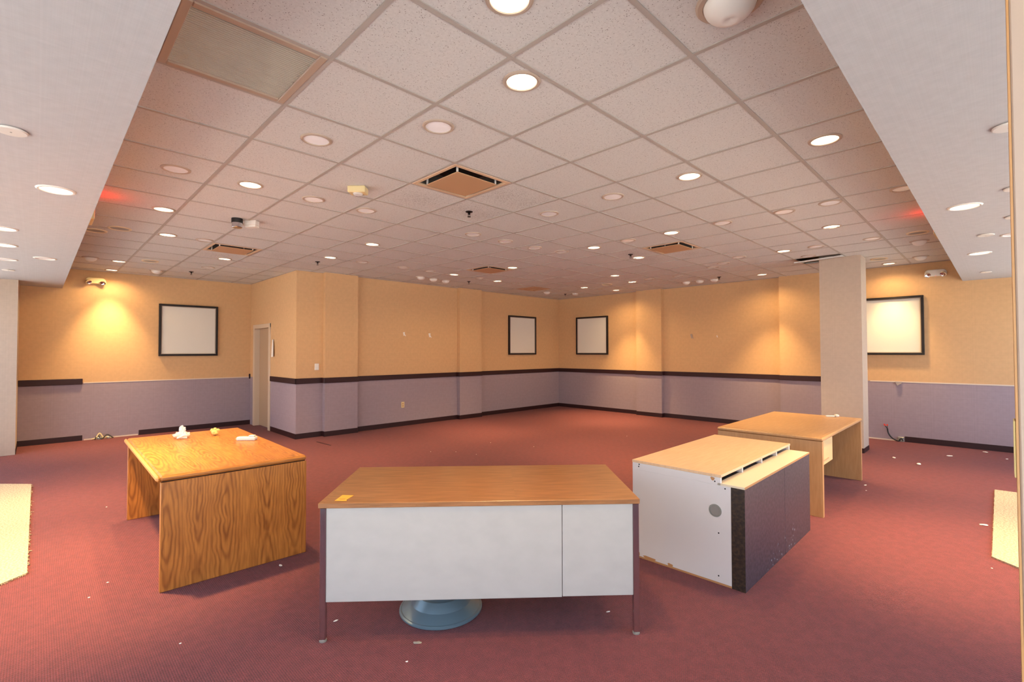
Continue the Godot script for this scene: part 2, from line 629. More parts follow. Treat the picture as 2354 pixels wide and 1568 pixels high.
func build_trim() -> void:
	var y0 := 0.945
	var y1 := 1.04
	var d := 0.022
	var t := structure("trim_1")   # chair rail of the west wall, round its pilasters
	var p := [[-3.655, -4.275], [-6.69, -7.325]]
	rail(t, Vector3(XL, y0, -3.655), Vector3(XL + d, y1, ZD + d))
	rail(t, Vector3(XL, y0, -6.69), Vector3(XL + d, y1, -4.275))
	rail(t, Vector3(XL, y0, ZR), Vector3(XL + d, y1, -7.325))
	for s in p:
		rail(t, Vector3(XL + 0.1, y0, s[1] - d), Vector3(XL + 0.1 + d, y1, s[0] + d))
		rail(t, Vector3(XL, y0, s[0]), Vector3(XL + 0.1, y1, s[0] + d))
		rail(t, Vector3(XL, y0, s[1] - d), Vector3(XL + 0.1, y1, s[1]))
	t = structure("trim_2")
	p = [[-6.07, -5.425], [-2.98, -2.30]]
	rail(t, Vector3(XL, y0, ZR), Vector3(-6.07, y1, ZR + d))
	rail(t, Vector3(-5.425, y0, ZR), Vector3(-2.98, y1, ZR + d))
	rail(t, Vector3(-2.30, y0, ZR), Vector3(-1.80, y1, ZR + d))
	for s in p:
		rail(t, Vector3(s[0] - d, y0, ZR + 0.1), Vector3(s[1] + d, y1, ZR + 0.1 + d))
		rail(t, Vector3(s[0] - d, y0, ZR), Vector3(s[0], y1, ZR + 0.1))
		rail(t, Vector3(s[1], y0, ZR), Vector3(s[1] + d, y1, ZR + 0.1))
	t = structure("trim_3")        # what is left of the rail on the far wall
	rail(t, Vector3(XF, 0.955, -0.573), Vector3(XF + d, 1.055, 0.20))
	rail(t, Vector3(XF, 0.945, ZD), Vector3(XF + d, 1.045, ZD + 0.03))
	t = structure("trim_4")
	rail(t, Vector3(-9.78, y0, ZD), Vector3(XL + d, y1, ZD + d))
	# strip of wall left pale where the rail of the north wall came off
	box("torn_edge", Vector3(-1.60, 0.975, ZR), Vector3(XE, 0.992, ZR + 0.003), M.plaster, t)
	# vinyl cove base
	var h := 0.09
	var e := 0.008
	var b := structure("baseboard_west")
	p = [[-3.655, -4.275], [-6.69, -7.325]]
	for s in [[ZD + e, -3.655], [-4.275, -6.69], [-7.325, ZR]]:
		box("cove_base", Vector3(XL, 0, s[1]), Vector3(XL + e, h, s[0]), M.vinyl, b, 0.002)
	for s in p:
		box("cove_base", Vector3(XL + 0.1, 0, s[1] - e), Vector3(XL + 0.1 + e, h, s[0] + e), M.vinyl, b, 0.002)
		box("cove_base", Vector3(XL, 0, s[0]), Vector3(XL + 0.1, h, s[0] + e), M.vinyl, b, 0.002)
		box("cove_base", Vector3(XL, 0, s[1] - e), Vector3(XL + 0.1, h, s[1]), M.vinyl, b, 0.002)
	b = structure("baseboard_north")
	for s in [[XL, -6.07], [-5.425, -2.98], [-2.30, -1.75], [-1.15, XE]]:
		box("cove_base", Vector3(s[0], 0, ZR), Vector3(s[1], h, ZR + e), M.vinyl, b, 0.002)
	for s in [[-6.07, -5.425], [-2.98, -2.30]]:
		box("cove_base", Vector3(s[0] - e, 0, ZR + 0.1), Vector3(s[1] + e, h, ZR + 0.1 + e), M.vinyl, b, 0.002)
		box("cove_base", Vector3(s[0] - e, 0, ZR), Vector3(s[0], h, ZR + 0.1), M.vinyl, b, 0.002)
		box("cove_base", Vector3(s[1], 0, ZR), Vector3(s[1] + e, h, ZR + 0.1), M.vinyl, b, 0.002)
	box("torn_edge", Vector3(-1.70, 0.0, ZR), Vector3(-1.16, 0.02, ZR + 0.003), M.plaster, b)
	b = structure("baseboard_far_west")
	for s in [[-0.580, 0.20], [ZD, -1.345]]:
		box("cove_base", Vector3(XF, 0, s[0]), Vector3(XF + e, h, s[1]), M.vinyl, b, 0.002)
	b = structure("baseboard_door")
	box("cove_base", Vector3(-9.78, 0, ZD), Vector3(XL + e, h, ZD + e), M.vinyl, b, 0.002)

func build_doors() -> void:
	var d := structure("door_1")
	box("leaf", Vector3(-10.70, 0.01, ZD - 0.12), Vector3(-9.90, 1.97, ZD - 0.08), M.door, d, 0.002)
	for s in [-10.80, -9.89]:
		box("frame", Vector3(s, 0, ZD - 0.15), Vector3(s + 0.09, 2.05, ZD + 0.018), M.door_frame, d, 0.004)
	box("frame", Vector3(-10.80, 1.97, ZD - 0.15), Vector3(-9.80, 2.05, ZD + 0.0185), M.door_frame, d, 0.004)
	var st := begin()
	add_lathe(st, [Vector2(0, 0), Vector2(0.02, 0), Vector2(0.02, 0.004), Vector2(0, 0.004)], 16, Vector3.ZERO, Basis(Vector3.RIGHT, PI / 2))
	put("lock_hole", st, M.bronze, d, Vector3(-9.97, 1.0, ZD - 0.08))
	# open door leaf at the right edge of the picture
	d = structure("door_2")
	box("leaf", Vector3(0.0115, 0.01, -0.845), Vector3(0.90, 2.10, -0.80), M.cream, d, 0.002)
	box("edge_band", Vector3(0.0095, 0.01, -0.845), Vector3(0.0115, 2.10, -0.8005), M.edge_wood, d)
	box("latch_plate", Vector3(0.0075, 1.357, -0.838), Vector3(0.0095, 1.423, -0.807), M.brass, d, 0.0009)
	box("hinge_post", Vector3(0.90, 0, -0.86), Vector3(XE, 2.5, -0.78), M.aluminium, d)

func clip(lo: Vector2, hi: Vector2, a: Vector2, b: Vector2) -> Array:
	var l := Vector2(maxf(lo.x, a.x), maxf(lo.y, a.y))
	var h := Vector2(minf(hi.x, b.x), minf(hi.y, b.y))
	if h.x - l.x < 0.02 or h.y - l.y < 0.02:
		return []
	return [l, h]

var vents := {}   # "i,j" -> kind

func build_ceiling() -> void:
	var c := structure("ceiling")
	var zones := [[Vector2(XF, ZD), Vector2(SX, SZ)], [Vector2(XL, ZR), Vector2(SX, ZD)]]
	for key in [[1, -3, "grille"], [2, 0, "air"], [9, -1, "air"], [2, 6, "air"], [7, 5, "air"], [9, 9, "flat"], [0, 10, "loose"]]:
		vents["%d,%d" % [key[0], key[1]]] = key[2]
	var shared := {}
	for i in range(-3, 16):
		for j in range(-4, 15):
			# cell i: x from GX - i*T down; cell j: z from GZ - j*T down
			var hi := Vector2(GX - (i - 1) * T, GZ - (j - 0) * T)
			var lo := hi - Vector2(T, T)
			var kind: String = vents.get("%d,%d" % [i, j], "")
			if kind in ["grille", "air", "flat"]:
				continue
			for zone in zones:
				var q := clip(lo + Vector2(0.003, 0.003), hi - Vector2(0.003, 0.003), zone[0], zone[1])
				if q.is_empty():
					continue
				if kind == "loose":
					q[0].y = maxf(q[0].y, -8.63)   # stops at the column
				var size: Vector2 = q[1] - q[0]
				var turn := (i * 7 + j * 3) % 4
				var key := "%.3f %.3f %d" % [size.x, size.y, turn]
				if not shared.has(key):
					var st := begin()
					var s := size * 0.5
					var pts := [Vector3(-s.x, 0, -s.y), Vector3(s.x, 0, -s.y), Vector3(s.x, 0, s.y), Vector3(-s.x, 0, s.y)]
					var uvs := []
					for p in pts:
						var uv := Vector2(p.x, p.z) / 0.61
						uv = uv.rotated(turn * PI / 2) + Vector2(0.5, 0.5)
						uvs.append(uv)
					poly(st, pts, Vector3.DOWN, uvs)
					add_box(st, Vector3(-s.x, 0.0005, -s.y), Vector3(s.x, 0.018, s.y))
					shared[key] = st.commit()
				var mid: Vector2 = (q[0] + q[1]) * 0.5
				var near_vent := (i in [2, 3] and j in [0, 1]) or (i in [2, 3] and j in [6, 7]) or (i == 9 and j == 0) or (i == 10 and j == -1)
				var o := put_mesh("tile", shared[key], M.tile_dusty if near_vent else M.tile, c, Vector3(mid.x, CEIL + 0.002, mid.y))
				if kind == "loose":
					o.rotation = Vector3(deg_to_rad(8.0), 0, deg_to_rad(2.0))
					o.position.y -= 0.034
	# tees
	for i in range(-3, 15):
		var x := GX - i * T
		if x > SX - 0.02 or x < XF:
			continue
		var z0 := ZR if x > XL else ZD
		box("grid_tee", Vector3(x - 0.012, CEIL - 0.003, z0), Vector3(x + 0.012, CEIL + 0.0018, SZ), M.tee, c)
	for j in range(-4, 14):
		var z := GZ - j * T
		if z > SZ or z < ZR:
			continue
		var x0 := XF if z > ZD else XL
		box("grid_tee", Vector3(x0, CEIL - 0.0028, z - 0.012), Vector3(SX, CEIL + 0.0018, z + 0.012), M.tee, c)
	# wall angle
	for s in [[Vector2(XF, ZD), Vector2(XF + 0.02, SZ)], [Vector2(XL, ZR), Vector2(XL + 0.02, ZD)], [Vector2(XL, ZR), Vector2(SX, ZR + 0.02)], [Vector2(XF, ZD), Vector2(XL + 0.02, ZD + 0.02)], [Vector2(XF, SZ - 0.02), Vector2(SX, SZ)], [Vector2(SX - 0.02, ZR), Vector2(SX, SZ)]]:
		box("wall_angle", Vector3(s[0].x, CEIL - 0.0026, s[0].y), Vector3(s[1].x, CEIL + 0.0018, s[1].y), M.tee, c)

func cell_centre(i: int, j: int) -> Vector3:
	return Vector3(GX - (i - 0.5) * T, CEIL, GZ - (j + 0.5) * T)

func build_air() -> void:
	var says := {"2,0": "large square tan air diffuser in the ceiling above the white desk", "9,-1": "square tan air diffuser in the ceiling nearest the far wall with the emergency light", "2,6": "square tan air diffuser in the ceiling nearest the free-standing column", "7,5": "square tan air diffuser in the ceiling above the bare middle of the carpet", "9,9": "flat tan air panel in the ceiling close to the far room corner"}
	for key in says:
		var ij: PackedStringArray = key.split(",")
		var at := cell_centre(int(ij[0]), int(ij[1]))
		if key == "9,9":
			var t := thing("air_vent", says[key], "air vent", at)
			box("plate", Vector3(-0.292, -0.004, -0.292), Vector3(0.292, 0.012, 0.292), M.tan, t, 0.003)
			for k in 3:
				var r := 0.08 + 0.08 * k
				for s in [-1, 1]:
					box("rib", Vector3(-r, -0.012, s * r - 0.006), Vector3(r, -0.004, s * r + 0.006), M.tan, t, 0.002)
					box("rib", Vector3(s * r - 0.006, -0.012, -r), Vector3(s * r + 0.006, -0.004, r), M.tan, t, 0.002)
			continue
		var t := thing("air_diffuser", says[key], "air vent", at, 0.0, "square ceiling diffusers")
		var fr := begin()
		for s in [-1, 1]:
			add_box(fr, Vector3(-0.293, -0.006, s * 0.276 - 0.017), Vector3(0.293, 0.012, s * 0.276 + 0.017), 0.003)
			add_box(fr, Vector3(s * 0.276 - 0.017, -0.006, -0.259), Vector3(s * 0.276 + 0.017, 0.012, 0.259), 0.003)
		put("frame", fr, M.tan_light, t)
		var bx := begin()
		for s in [-1, 1]:
			add_box(bx, Vector3(-0.27, 0.012, s * 0.264 - 0.004), Vector3(0.27, 0.16, s * 0.264 + 0.004))
			add_box(bx, Vector3(s * 0.264 - 0.004, 0.012, -0.26), Vector3(s * 0.264 + 0.004, 0.16, 0.26))
		add_box(bx, Vector3(-0.27, 0.10, -0.27), Vector3(0.27, 0.108, 0.27))
		put("plenum", bx, M.duct, t)
		lathe("duct_opening", [Vector2(0, 0.094), Vector2(0.20, 0.094), Vector2(0.20, 0.099), Vector2(0, 0.099)], M.black, t, 32)
		box("centre_plate", Vector3(-0.208, -0.020, -0.208), Vector3(0.208, -0.012, 0.208), M.tan, t, 0.003)
		for s in [[-1, -1], [-1, 1], [1, -1], [1, 1]]:
			box("bracket", Vector3(s[0] * 0.200 - 0.007, -0.012, s[1] * 0.200 - 0.007), Vector3(s[0] * 0.200 + 0.007, 0.10, s[1] * 0.200 + 0.007), M.white_enamel, t, 0.002)
	# louvred return grille
	var at := cell_centre(1, -3)
	var g := thing("return_grille", "square louvred return air grille beside the soffit over the oak desk", "air vent", at)
	var fr := begin()
	for s in [-1, 1]:
		add_box(fr, Vector3(-0.293, -0.008, s * 0.275 - 0.019), Vector3(0.293, 0.010, s * 0.275 + 0.019), 0.004)
		add_box(fr, Vector3(s * 0.275 - 0.019, -0.008, -0.256), Vector3(s * 0.275 + 0.019, 0.010, 0.256), 0.004)
	put("frame", fr, mat(Color(0.70, 0.62, 0.54), 0.5), g)
	box("filter", Vector3(-0.26, 0.030, -0.26), Vector3(0.26, 0.034, 0.26), mat(Color(0.20, 0.20, 0.18), 0.9), g)
	var slat_m := mat(Color(0.74, 0.72, 0.65), 0.5)
	var sl := begin()
	var lo := [Vector3(-0.0050, 0.0, -0.257), Vector3(0.0046, 0.0, -0.257), Vector3(0.0050, 0.003, -0.257), Vector3(-0.0040, 0.003, -0.257)]
	var hi := []
	for p in lo:
		hi.append(Vector3(p.x, p.y, 0.257))
	var mid := Vector3(0, 0.006, 0)
	for k in 4:
		var k2 := (k + 1) % 4
		var n: Vector3 = (lo[k2] - lo[k]).cross(Vector3(0, 0, 1)).normalized()
		if n.dot(lo[k] - Vector3(0, 0.0015, -0.257)) < 0:
			n = -n
		poly(sl, [lo[k], lo[k2], hi[k2], hi[k]], n)
	var sm: ArrayMesh = sl.commit()
	for k in 32:
		put_mesh("slat", sm, slat_m, g, Vector3(-0.248 + 0.0160 * k, 0.0, 0))

# ------------------------------------------------------------------ ceiling fittings
func downlight(x: float, z: float, lit: bool, label: String, y := CEIL, r := 0.078, group := "", power := 1.0) -> void:
	var t := thing("recessed_downlight", label, "downlight", Vector3(x, y, z), 0.0, group)
	lathe("trim_ring", [Vector2(r, 0.002), Vector2(r + 0.002, -0.007), Vector2(r + 0.012, -0.008), Vector2(r + 0.020, -0.003), Vector2(r + 0.021, 0.002)], M.trim_ring if y > 2.7 else M.white_enamel, t, 36)
	lathe("lens", [Vector2(0, -0.0035), Vector2(r + 0.001, -0.0015), Vector2(r + 0.001, 0.001), Vector2(0, 0.001)], M.glow if lit else M.lens_off, t, 32)
	if lit:
		# reflector bulb: a narrow core and a wide weak spill
		for part in [["core_beam", LAMP_ENERGY, 36.0, 1.0], ["spill_light", SPILL_ENERGY, 80.0, 0.7]]:
			var s := SpotLight3D.new()
			s.name = part[0]
			s.light_color = LAMP_COLOR
			s.light_energy = part[1] * power
			s.light_size = 0.06
			s.spot_angle = part[2]
			s.spot_angle_attenuation = part[3]
			s.spot_range = 20.0
			s.spot_attenuation = 2.0
			s.shadow_enabled = true
			t.add_child(s)
			s.position = Vector3(0, -0.03, 0)
			s.rotation.x = -PI / 2

func build_lights() -> void:
	var lit := [
		[-1.36, -1.33, "lit downlight cut off by the top edge of the photograph"],
		[-1.74, -1.79, "lit downlight straight above the white desk, largest one wholly in view"],
		[-4.43, -1.27, "lit downlight directly above the oak desk"],
		[-5.79, -0.88, "lit downlight beside the soffit, just past the oak desk"],
		[-0.81, -3.74, "lit downlight in the tile column touching the window-side soffit above the white cabinet"],
		[-1.75, -3.74, "lit downlight two tiles in from the soffit above the white cabinet"],
		[-1.34, -6.43, "lit downlight above the maple desk"],
		[-7.03, -1.11, "lit downlight in front of the far wall, beyond the grey speaker rings"],
		[-8.26, -2.02, "lit downlight right beside the far square diffuser"],
		[-9.60, -0.90, "lit downlight second from the far wall, near the emergency light"],
		[-10.71, -0.91, "lit downlight nearest the emergency light of the far wall, washing it yellow"],
		[-5.79, -3.13, "lit downlight two thirds of the way to the door corner, nearer of the pair"],
		[-7.04, -3.12, "lit downlight closest to the door corner and its sprinkler"],
		[-7.05, -5.45, "lit downlight nearest the three white eyeball lights on the pilaster side"],
		[-7.09, -6.58, "lit downlight in front of the middle pilaster, next to a sprinkler"],
		[-5.77, -5.70, "lit downlight touching the diffuser above the middle of the carpet"],
		[-3.88, -5.39, "lit downlight in the ceiling centre, between four unlit ones and the far diffuser"],
		[-2.75, -5.38, "lit downlight just in front of the diffuser nearest the column"],
		[-3.83, -6.46, "lit downlight with a brown sprinkler right beside it"],
		[-5.06, -7.69, "lit downlight, front one of the cluster of four by the far corner"],
		[-5.28, -8.65, "lit downlight, right one of the cluster of four by the far corner"],
		[-6.49, -8.65, "lit downlight, left one of the cluster of four by the far corner"],
		[-6.26, -9.55, "lit downlight close to the long wall, lighting the first pilaster"],
		[-2.15, -7.52, "lit downlight in front of the free-standing column"],
		[-3.10, -9.55, "lit downlight close to the long wall, lighting the second pilaster"],
		[-1.27, -9.85, "lit downlight behind the column, above the partly hidden board"]]
	for q in lit:
		downlight(q[0], q[1], true, q[2], CEIL, 0.078, "lit ceiling downlights", 0.32 if q[0] > -2.0 and q[1] > -7.0 else (1.4 if q[0] < -10.0 or (q[1] < -9.2 and q[0] < -2.0) else 0.85))   # weaker bulbs near, wall washers along two walls
	var off := [
		[-3.18, -1.31, "unlit downlight with a bluish lens between the return grille and the oak desk lamp"],
		[-4.45, -0.75, "unlit downlight nearest the soffit above the oak desk"],
		[-4.45, -1.81, "unlit downlight one step behind the lamp over the oak desk"],
		[-2.46, -1.78, "unlit downlight beside the large diffuser, nearest the camera"],
		[-4.44, -2.33, "unlit downlight next to the beige smoke detector"],
		[-3.24, -3.73, "unlit downlight to the right of the first sprinkler"],
		[-2.47, -3.73, "unlit downlight between the first sprinkler row and the lit cabinet lamp"],
		[-1.13, -5.38, "unlit downlight slipping out of its hole beside a grid crossing, over the maple desk"],
		[-1.53, -5.39, "unlit downlight second from the window-side soffit row, over the maple desk"],
		[-2.14, -5.37, "unlit downlight third in the row over the maple desk"],
		[-0.58, -5.36, "unlit downlight half hidden by the window-side soffit"],
		[-7.05, -1.50, "unlit downlight in front of the far square diffuser"],
		[-9.29, -2.03, "unlit downlight behind the far square diffuser"],
		[-7.05, -3.64, "unlit downlight, first after the lit door corner lamp"],
		[-7.03, -4.37, "unlit downlight, second after the lit door corner lamp"],
		[-7.02, -4.90, "unlit downlight, third after the lit door corner lamp"],
		[-7.06, -6.08, "unlit downlight between two lit lamps before the middle pilaster"],
		[-4.45, -3.73, "unlit downlight, first of four in a slanting line below the ceiling centre"],
		[-4.45, -4.27, "unlit downlight, second of four in a slanting line below the ceiling centre"],
		[-4.45, -4.82, "unlit downlight, third of four in a slanting line below the ceiling centre"],
		[-4.36, -5.29, "unlit downlight, last of four in a slanting line below the ceiling centre"],
		[-7.05, -7.04, "unlit downlight in front of the flat air panel"],
		[-3.33, -5.36, "unlit downlight between the two lit lamps near the column-side diffuser"],
		[-4.84, -8.55, "unlit downlight just behind the cluster of four lit lamps"],
		[-4.28, -8.62, "unlit downlight in front of the three eyeball lights on the long wall"],
		[-3.40, -8.10, "unlit downlight, farthest of three in a slanting line before the column"],
		[-3.13, -7.86, "unlit downlight, middle of three in a slanting line before the column"],
		[-2.76, -7.52, "unlit downlight, nearest of three in a slanting line before the column"],
		[-1.75, -7.52, "unlit downlight above the front of the free-standing column"],
		[-1.13, -7.50, "unlit downlight to the window side of the column, with a yellowed rim"],
		[-2.01, -8.20, "unlit downlight beside the slipped ceiling tile at the column"]]
	for q in off:
		downlight(q[0], q[1], false, q[2], CEIL, 0.078, "unlit ceiling downlights")
	# in the soffits
	for q in [[-4.36, -0.08, true, "lit downlight in the lowered soffit, first along the oak desk side"], [-6.04, 0.22, true, "lit downlight in the lowered soffit, cut by the left photo edge, upper of two"], [-6.96, 0.24, true, "lit downlight in the lowered soffit, cut by the left photo edge, lower of two"], [-0.18, -4.91, true, "lit downlight in the window-side soffit, nearer of its two"], [-0.16, -7.40, true, "lit downlight in the window-side soffit, farther of its two"], [-8.02, 0.26, false, "unlit downlight in the lowered soffit, cut by the left photo edge"], [-7.64, -0.06, false, "unlit downlight in the lowered soffit, wholly in view near the far wall"], [-4.94, 0.30, false, "unlit downlight in the lowered soffit, barely showing at the left photo edge"], [0.10, -6.41, false, "small unlit downlight in the window-side soffit touching the open door edge"]]:
		downlight(q[0], q[1], q[2], q[3], SOFFIT, 0.080, "soffit downlights", 0.9 if q[0] < -5.0 else (1.3 if q[1] < -7.0 else 2.7))
	for q in [[-3.33, 0.10, "white flush cover disc in the soffit, nearest on the oak desk side"], [-9.02, 0.27, "white flush cover disc in the soffit close to the far wall"], [0.04, -3.29, "white flush cover disc in the window-side soffit, nearest at the open door edge"], [0.08, -4.58, "white flush cover disc at the open door edge, second from near"], [0.09, -5.56, "white flush cover disc at the open door edge, third from near"], [-0.09, -6.25, "white flush cover disc between the two lit lamps of the window-side soffit"], [-0.14, -9.22, "white flush cover disc in the window-side soffit closest to the long wall"]]:
		var t := thing("cover_disc", q[2], "cover plate", Vector3(q[0], SOFFIT, q[1]), 0.0, "soffit cover discs")
		lathe("plate", [Vector2(0, -0.012), Vector2(0.056, -0.012), Vector2(0.060, -0.009), Vector2(0.060, -0.004), Vector2(0.052, -0.004), Vector2(0.052, 0.002)], M.white_enamel, t, 28)
		lathe("screw", [Vector2(0, -0.014), Vector2(0.004, -0.0135), Vector2(0.004, -0.011)], M.steel_box, t, 8)
	# speaker rings
	for q in [[-7.04, -0.66, "grey speaker ring with a pale rim, nearer the lit lamps"], [-7.35, -0.47, "grey speaker ring half hidden by the soffit edge, beside the exit sign"], [-9.24, -1.24, "thin grey ring in the ceiling before the far wall"], [-5.86, -8.60, "thin dark ring within the cluster of lit lamps by the far corner"], [-0.69, -7.51, "grey speaker ring with a yellow rim beside the window-side soffit"], [-1.31, -9.23, "thin yellow ring behind the top of the column"]]:
		var t := thing("ceiling_speaker", q[2], "speaker", Vector3(q[0], CEIL, q[1]), 0.0, "ceiling speaker rings")
		lathe("rim", [Vector2(0.086, 0.002), Vector2(0.088, -0.008), Vector2(0.102, -0.010), Vector2(0.110, -0.004), Vector2(0.111, 0.002)], mat(Color(0.86, 0.78, 0.64), 0.5), t, 36)
		lathe("grille", [Vector2(0, -0.003), Vector2(0.087, -0.002), Vector2(0.087, 0.001)], mat(Color(0.62, 0.60, 0.56), 0.7), t, 32)
	# eyeball lights
	for q in [[-0.75, -1.98, "large glossy white eyeball light cut off by the top photo edge", 1.3], [-9.51, -0.56, "beige eyeball light beside the soffit near the far wall", 1.0], [-10.25, -1.47, "dark-mouthed eyeball light before the far wall", 1.0], [-7.71, -5.18, "white eyeball light, first of three by the bare west wall", 1.0], [-7.72, -5.47, "white eyeball light, middle of three by the bare west wall", 1.0], [-7.76, -5.79, "white eyeball light, last of three by the bare west wall", 1.0], [-7.58, -8.64, "white eyeball light behind the flat air panel", 1.0], [-4.51, -9.45, "white eyeball light, left of three above the long wall", 1.0], [-4.24, -9.47, "white eyeball light, middle of three above the long wall", 1.0], [-3.96, -9.51, "white eyeball light, right of three above the long wall, beside a sprinkler", 1.0], [-7.28, -9.34, "white eyeball light closest to the far room corner", 1.0], [-0.73, -8.10, "beige eyeball light near the window-side soffit, farther from the wall", 1.0], [-0.84, -9.46, "grey-white eyeball light near the window-side soffit, just above the emergency light", 1.0]]:
		var k: float = q[3]
		var t := thing("eyeball_light", q[2], "spotlight", Vector3(q[0], CEIL, q[1]), 0.0, "eyeball ceiling lights")
		lathe("ring", [Vector2(0.075 * k, -0.002), Vector2(0.080 * k, -0.010), Vector2(0.094 * k, -0.010), Vector2(0.100 * k, -0.004), Vector2(0.101 * k, 0.002)], M.trim_ring, t, 32)
		var prof := []
		for a in 11:
			var an := deg_to_rad(-75.0 + 75.0 * a / 10.0)
			prof.append(Vector2(cos(an) * 0.078 * k, sin(an) * 0.062 * k))
		prof.insert(0, Vector2(0.0, prof[0].y + 0.012))
		var st := begin()
		add_lathe(st, prof, 28, Vector3.ZERO, Basis(Vector3(0.7, 0, 0.7).normalized(), 0.0), true)
		put("eyeball", st, M.white_enamel, t)
		lathe("bulb_mouth", [Vector2(0, -0.050 * k), Vector2(0.019 * k, -0.0505 * k), Vector2(0.019 * k, -0.056 * k)], M.bronze, t, 16)
	# sprinklers
	for q in [[-3.76, -3.10, "brown sprinkler head on its round plate, behind the large diffuser"], [-10.00, -1.93, "brown sprinkler head before the far wall, above its board"], [-7.52, -3.13, "brown sprinkler head by the door corner"], [-7.53, -6.20, "brown sprinkler head before the middle pilaster"], [-7.56, -9.30, "brown sprinkler head nearest the far room corner"], [-3.79, -6.17, "brown sprinkler head touching a lit lamp in the ceiling centre"], [-3.78, -9.29, "brown sprinkler head beside the three eyeball lights of the long wall"]]:
		var t := thing("sprinkler_head", q[2], "sprinkler", Vector3(q[0], CEIL, q[1]), 0.0, "ceiling sprinklers")
		lathe("escutcheon", [Vector2(0, -0.010), Vector2(0.018, -0.010), Vector2(0.036, -0.004), Vector2(0.038, 0.002)], M.bronze, t, 24)
		lathe("body", [Vector2(0, -0.030), Vector2(0.011, -0.030), Vector2(0.013, -0.022), Vector2(0.013, -0.008)], M.bronze, t, 12)
		for s in [-1, 1]:
			tube("frame_arm", curve([Vector3(s * 0.010, -0.026, 0), Vector3(s * 0.013, -0.038, 0), Vector3(s * 0.004, -0.050, 0)], 4), 0.0025, M.bronze, t, 6)
		lathe("deflector", [Vector2(0, -0.053), Vector2(0.018, -0.053), Vector2(0.018, -0.050), Vector2(0, -0.050)], M.bronze, t, 12)

func stadium(w: float, h: float, n := 8) -> Array:
	var out := []
	for s in [1.0, -1.0]:
		for k in n + 1:
			var a := -PI / 2 + PI * k / n
			out.append(Vector2(s * (w / 2 - h / 2 + cos(a) * h / 2), s * sin(a) * h / 2))
	return out

func emergency_light(at: Vector3, turn: float, label: String, on: bool) -> void:
	# local +z points away from the wall
	var t := thing("emergency_light", label, "emergency light", at, turn)
	var st := begin()
	var a := stadium(0.27, 0.105)
	var b := stadium(0.25, 0.085)
	var n := a.size()
	for k in n:
		var k2 := (k + 1) % n
		var dir := Vector3(a[k].x + a[k2].x, a[k].y + a[k2].y, 0)
		var q := [Vector3(a[k].x, a[k].y, 0), Vector3(a[k2].x, a[k2].y, 0), Vector3(a[k2].x, a[k2].y, 0.045), Vector3(a[k].x, a[k].y, 0.045)]
		var nn: Vector3 = (q[1] - q[0]).cross(q[2] - q[0]).normalized()
		if nn.dot(dir) < 0:
			nn = -nn
		if (q[1] - q[0]).length() > 1e-5:
			poly(st, q, nn)
			var q2 := [q[3], q[2], Vector3(b[k2].x, b[k2].y, 0.062), Vector3(b[k].x, b[k].y, 0.062)]
			var n2: Vector3 = (nn + Vector3(0, 0, 1)).normalized()
			poly(st, q2, n2)
	var cap := []
	for p in b:
		cap.append(Vector3(p.x, p.y, 0.062))
	poly(st, cap, Vector3(0, 0, 1))
	put("housing", st, M.ivory if not on else M.white_enamel, t)
	for s in [-1.0, 1.0]:
		var bs := Basis(Vector3.RIGHT, deg_to_rad(125.0)) * Basis(Vector3(0, 0, 1), s * 0.25)
		var hd := begin()
		add_lathe(hd, [Vector2(0, -0.03), Vector2(0.022, -0.027), Vector2(0.036, -0.010), Vector2(0.042, 0.018), Vector2(0.042, 0.026), Vector2(0.038, 0.026)], 24, Vector3.ZERO, bs, true)
		var h := put("lamp_head", hd, M.ivory if not on else M.white_enamel, t, Vector3(s * 0.098, -0.022, 0.075))
		var rf := begin()
		add_lathe(rf, [Vector2(0, 0.012), Vector2(0.020, 0.014), Vector2(0.0385, 0.026)], 24, Vector3.ZERO, bs, true)
		put("reflector", rf, M.chrome, h)
	lathe("indicator", [Vector2(0, -0.004), Vector2(0.004, -0.004), Vector2(0.004, 0.004)], M.red_glow, t, 8, Vector3(0, -0.048, 0.05))

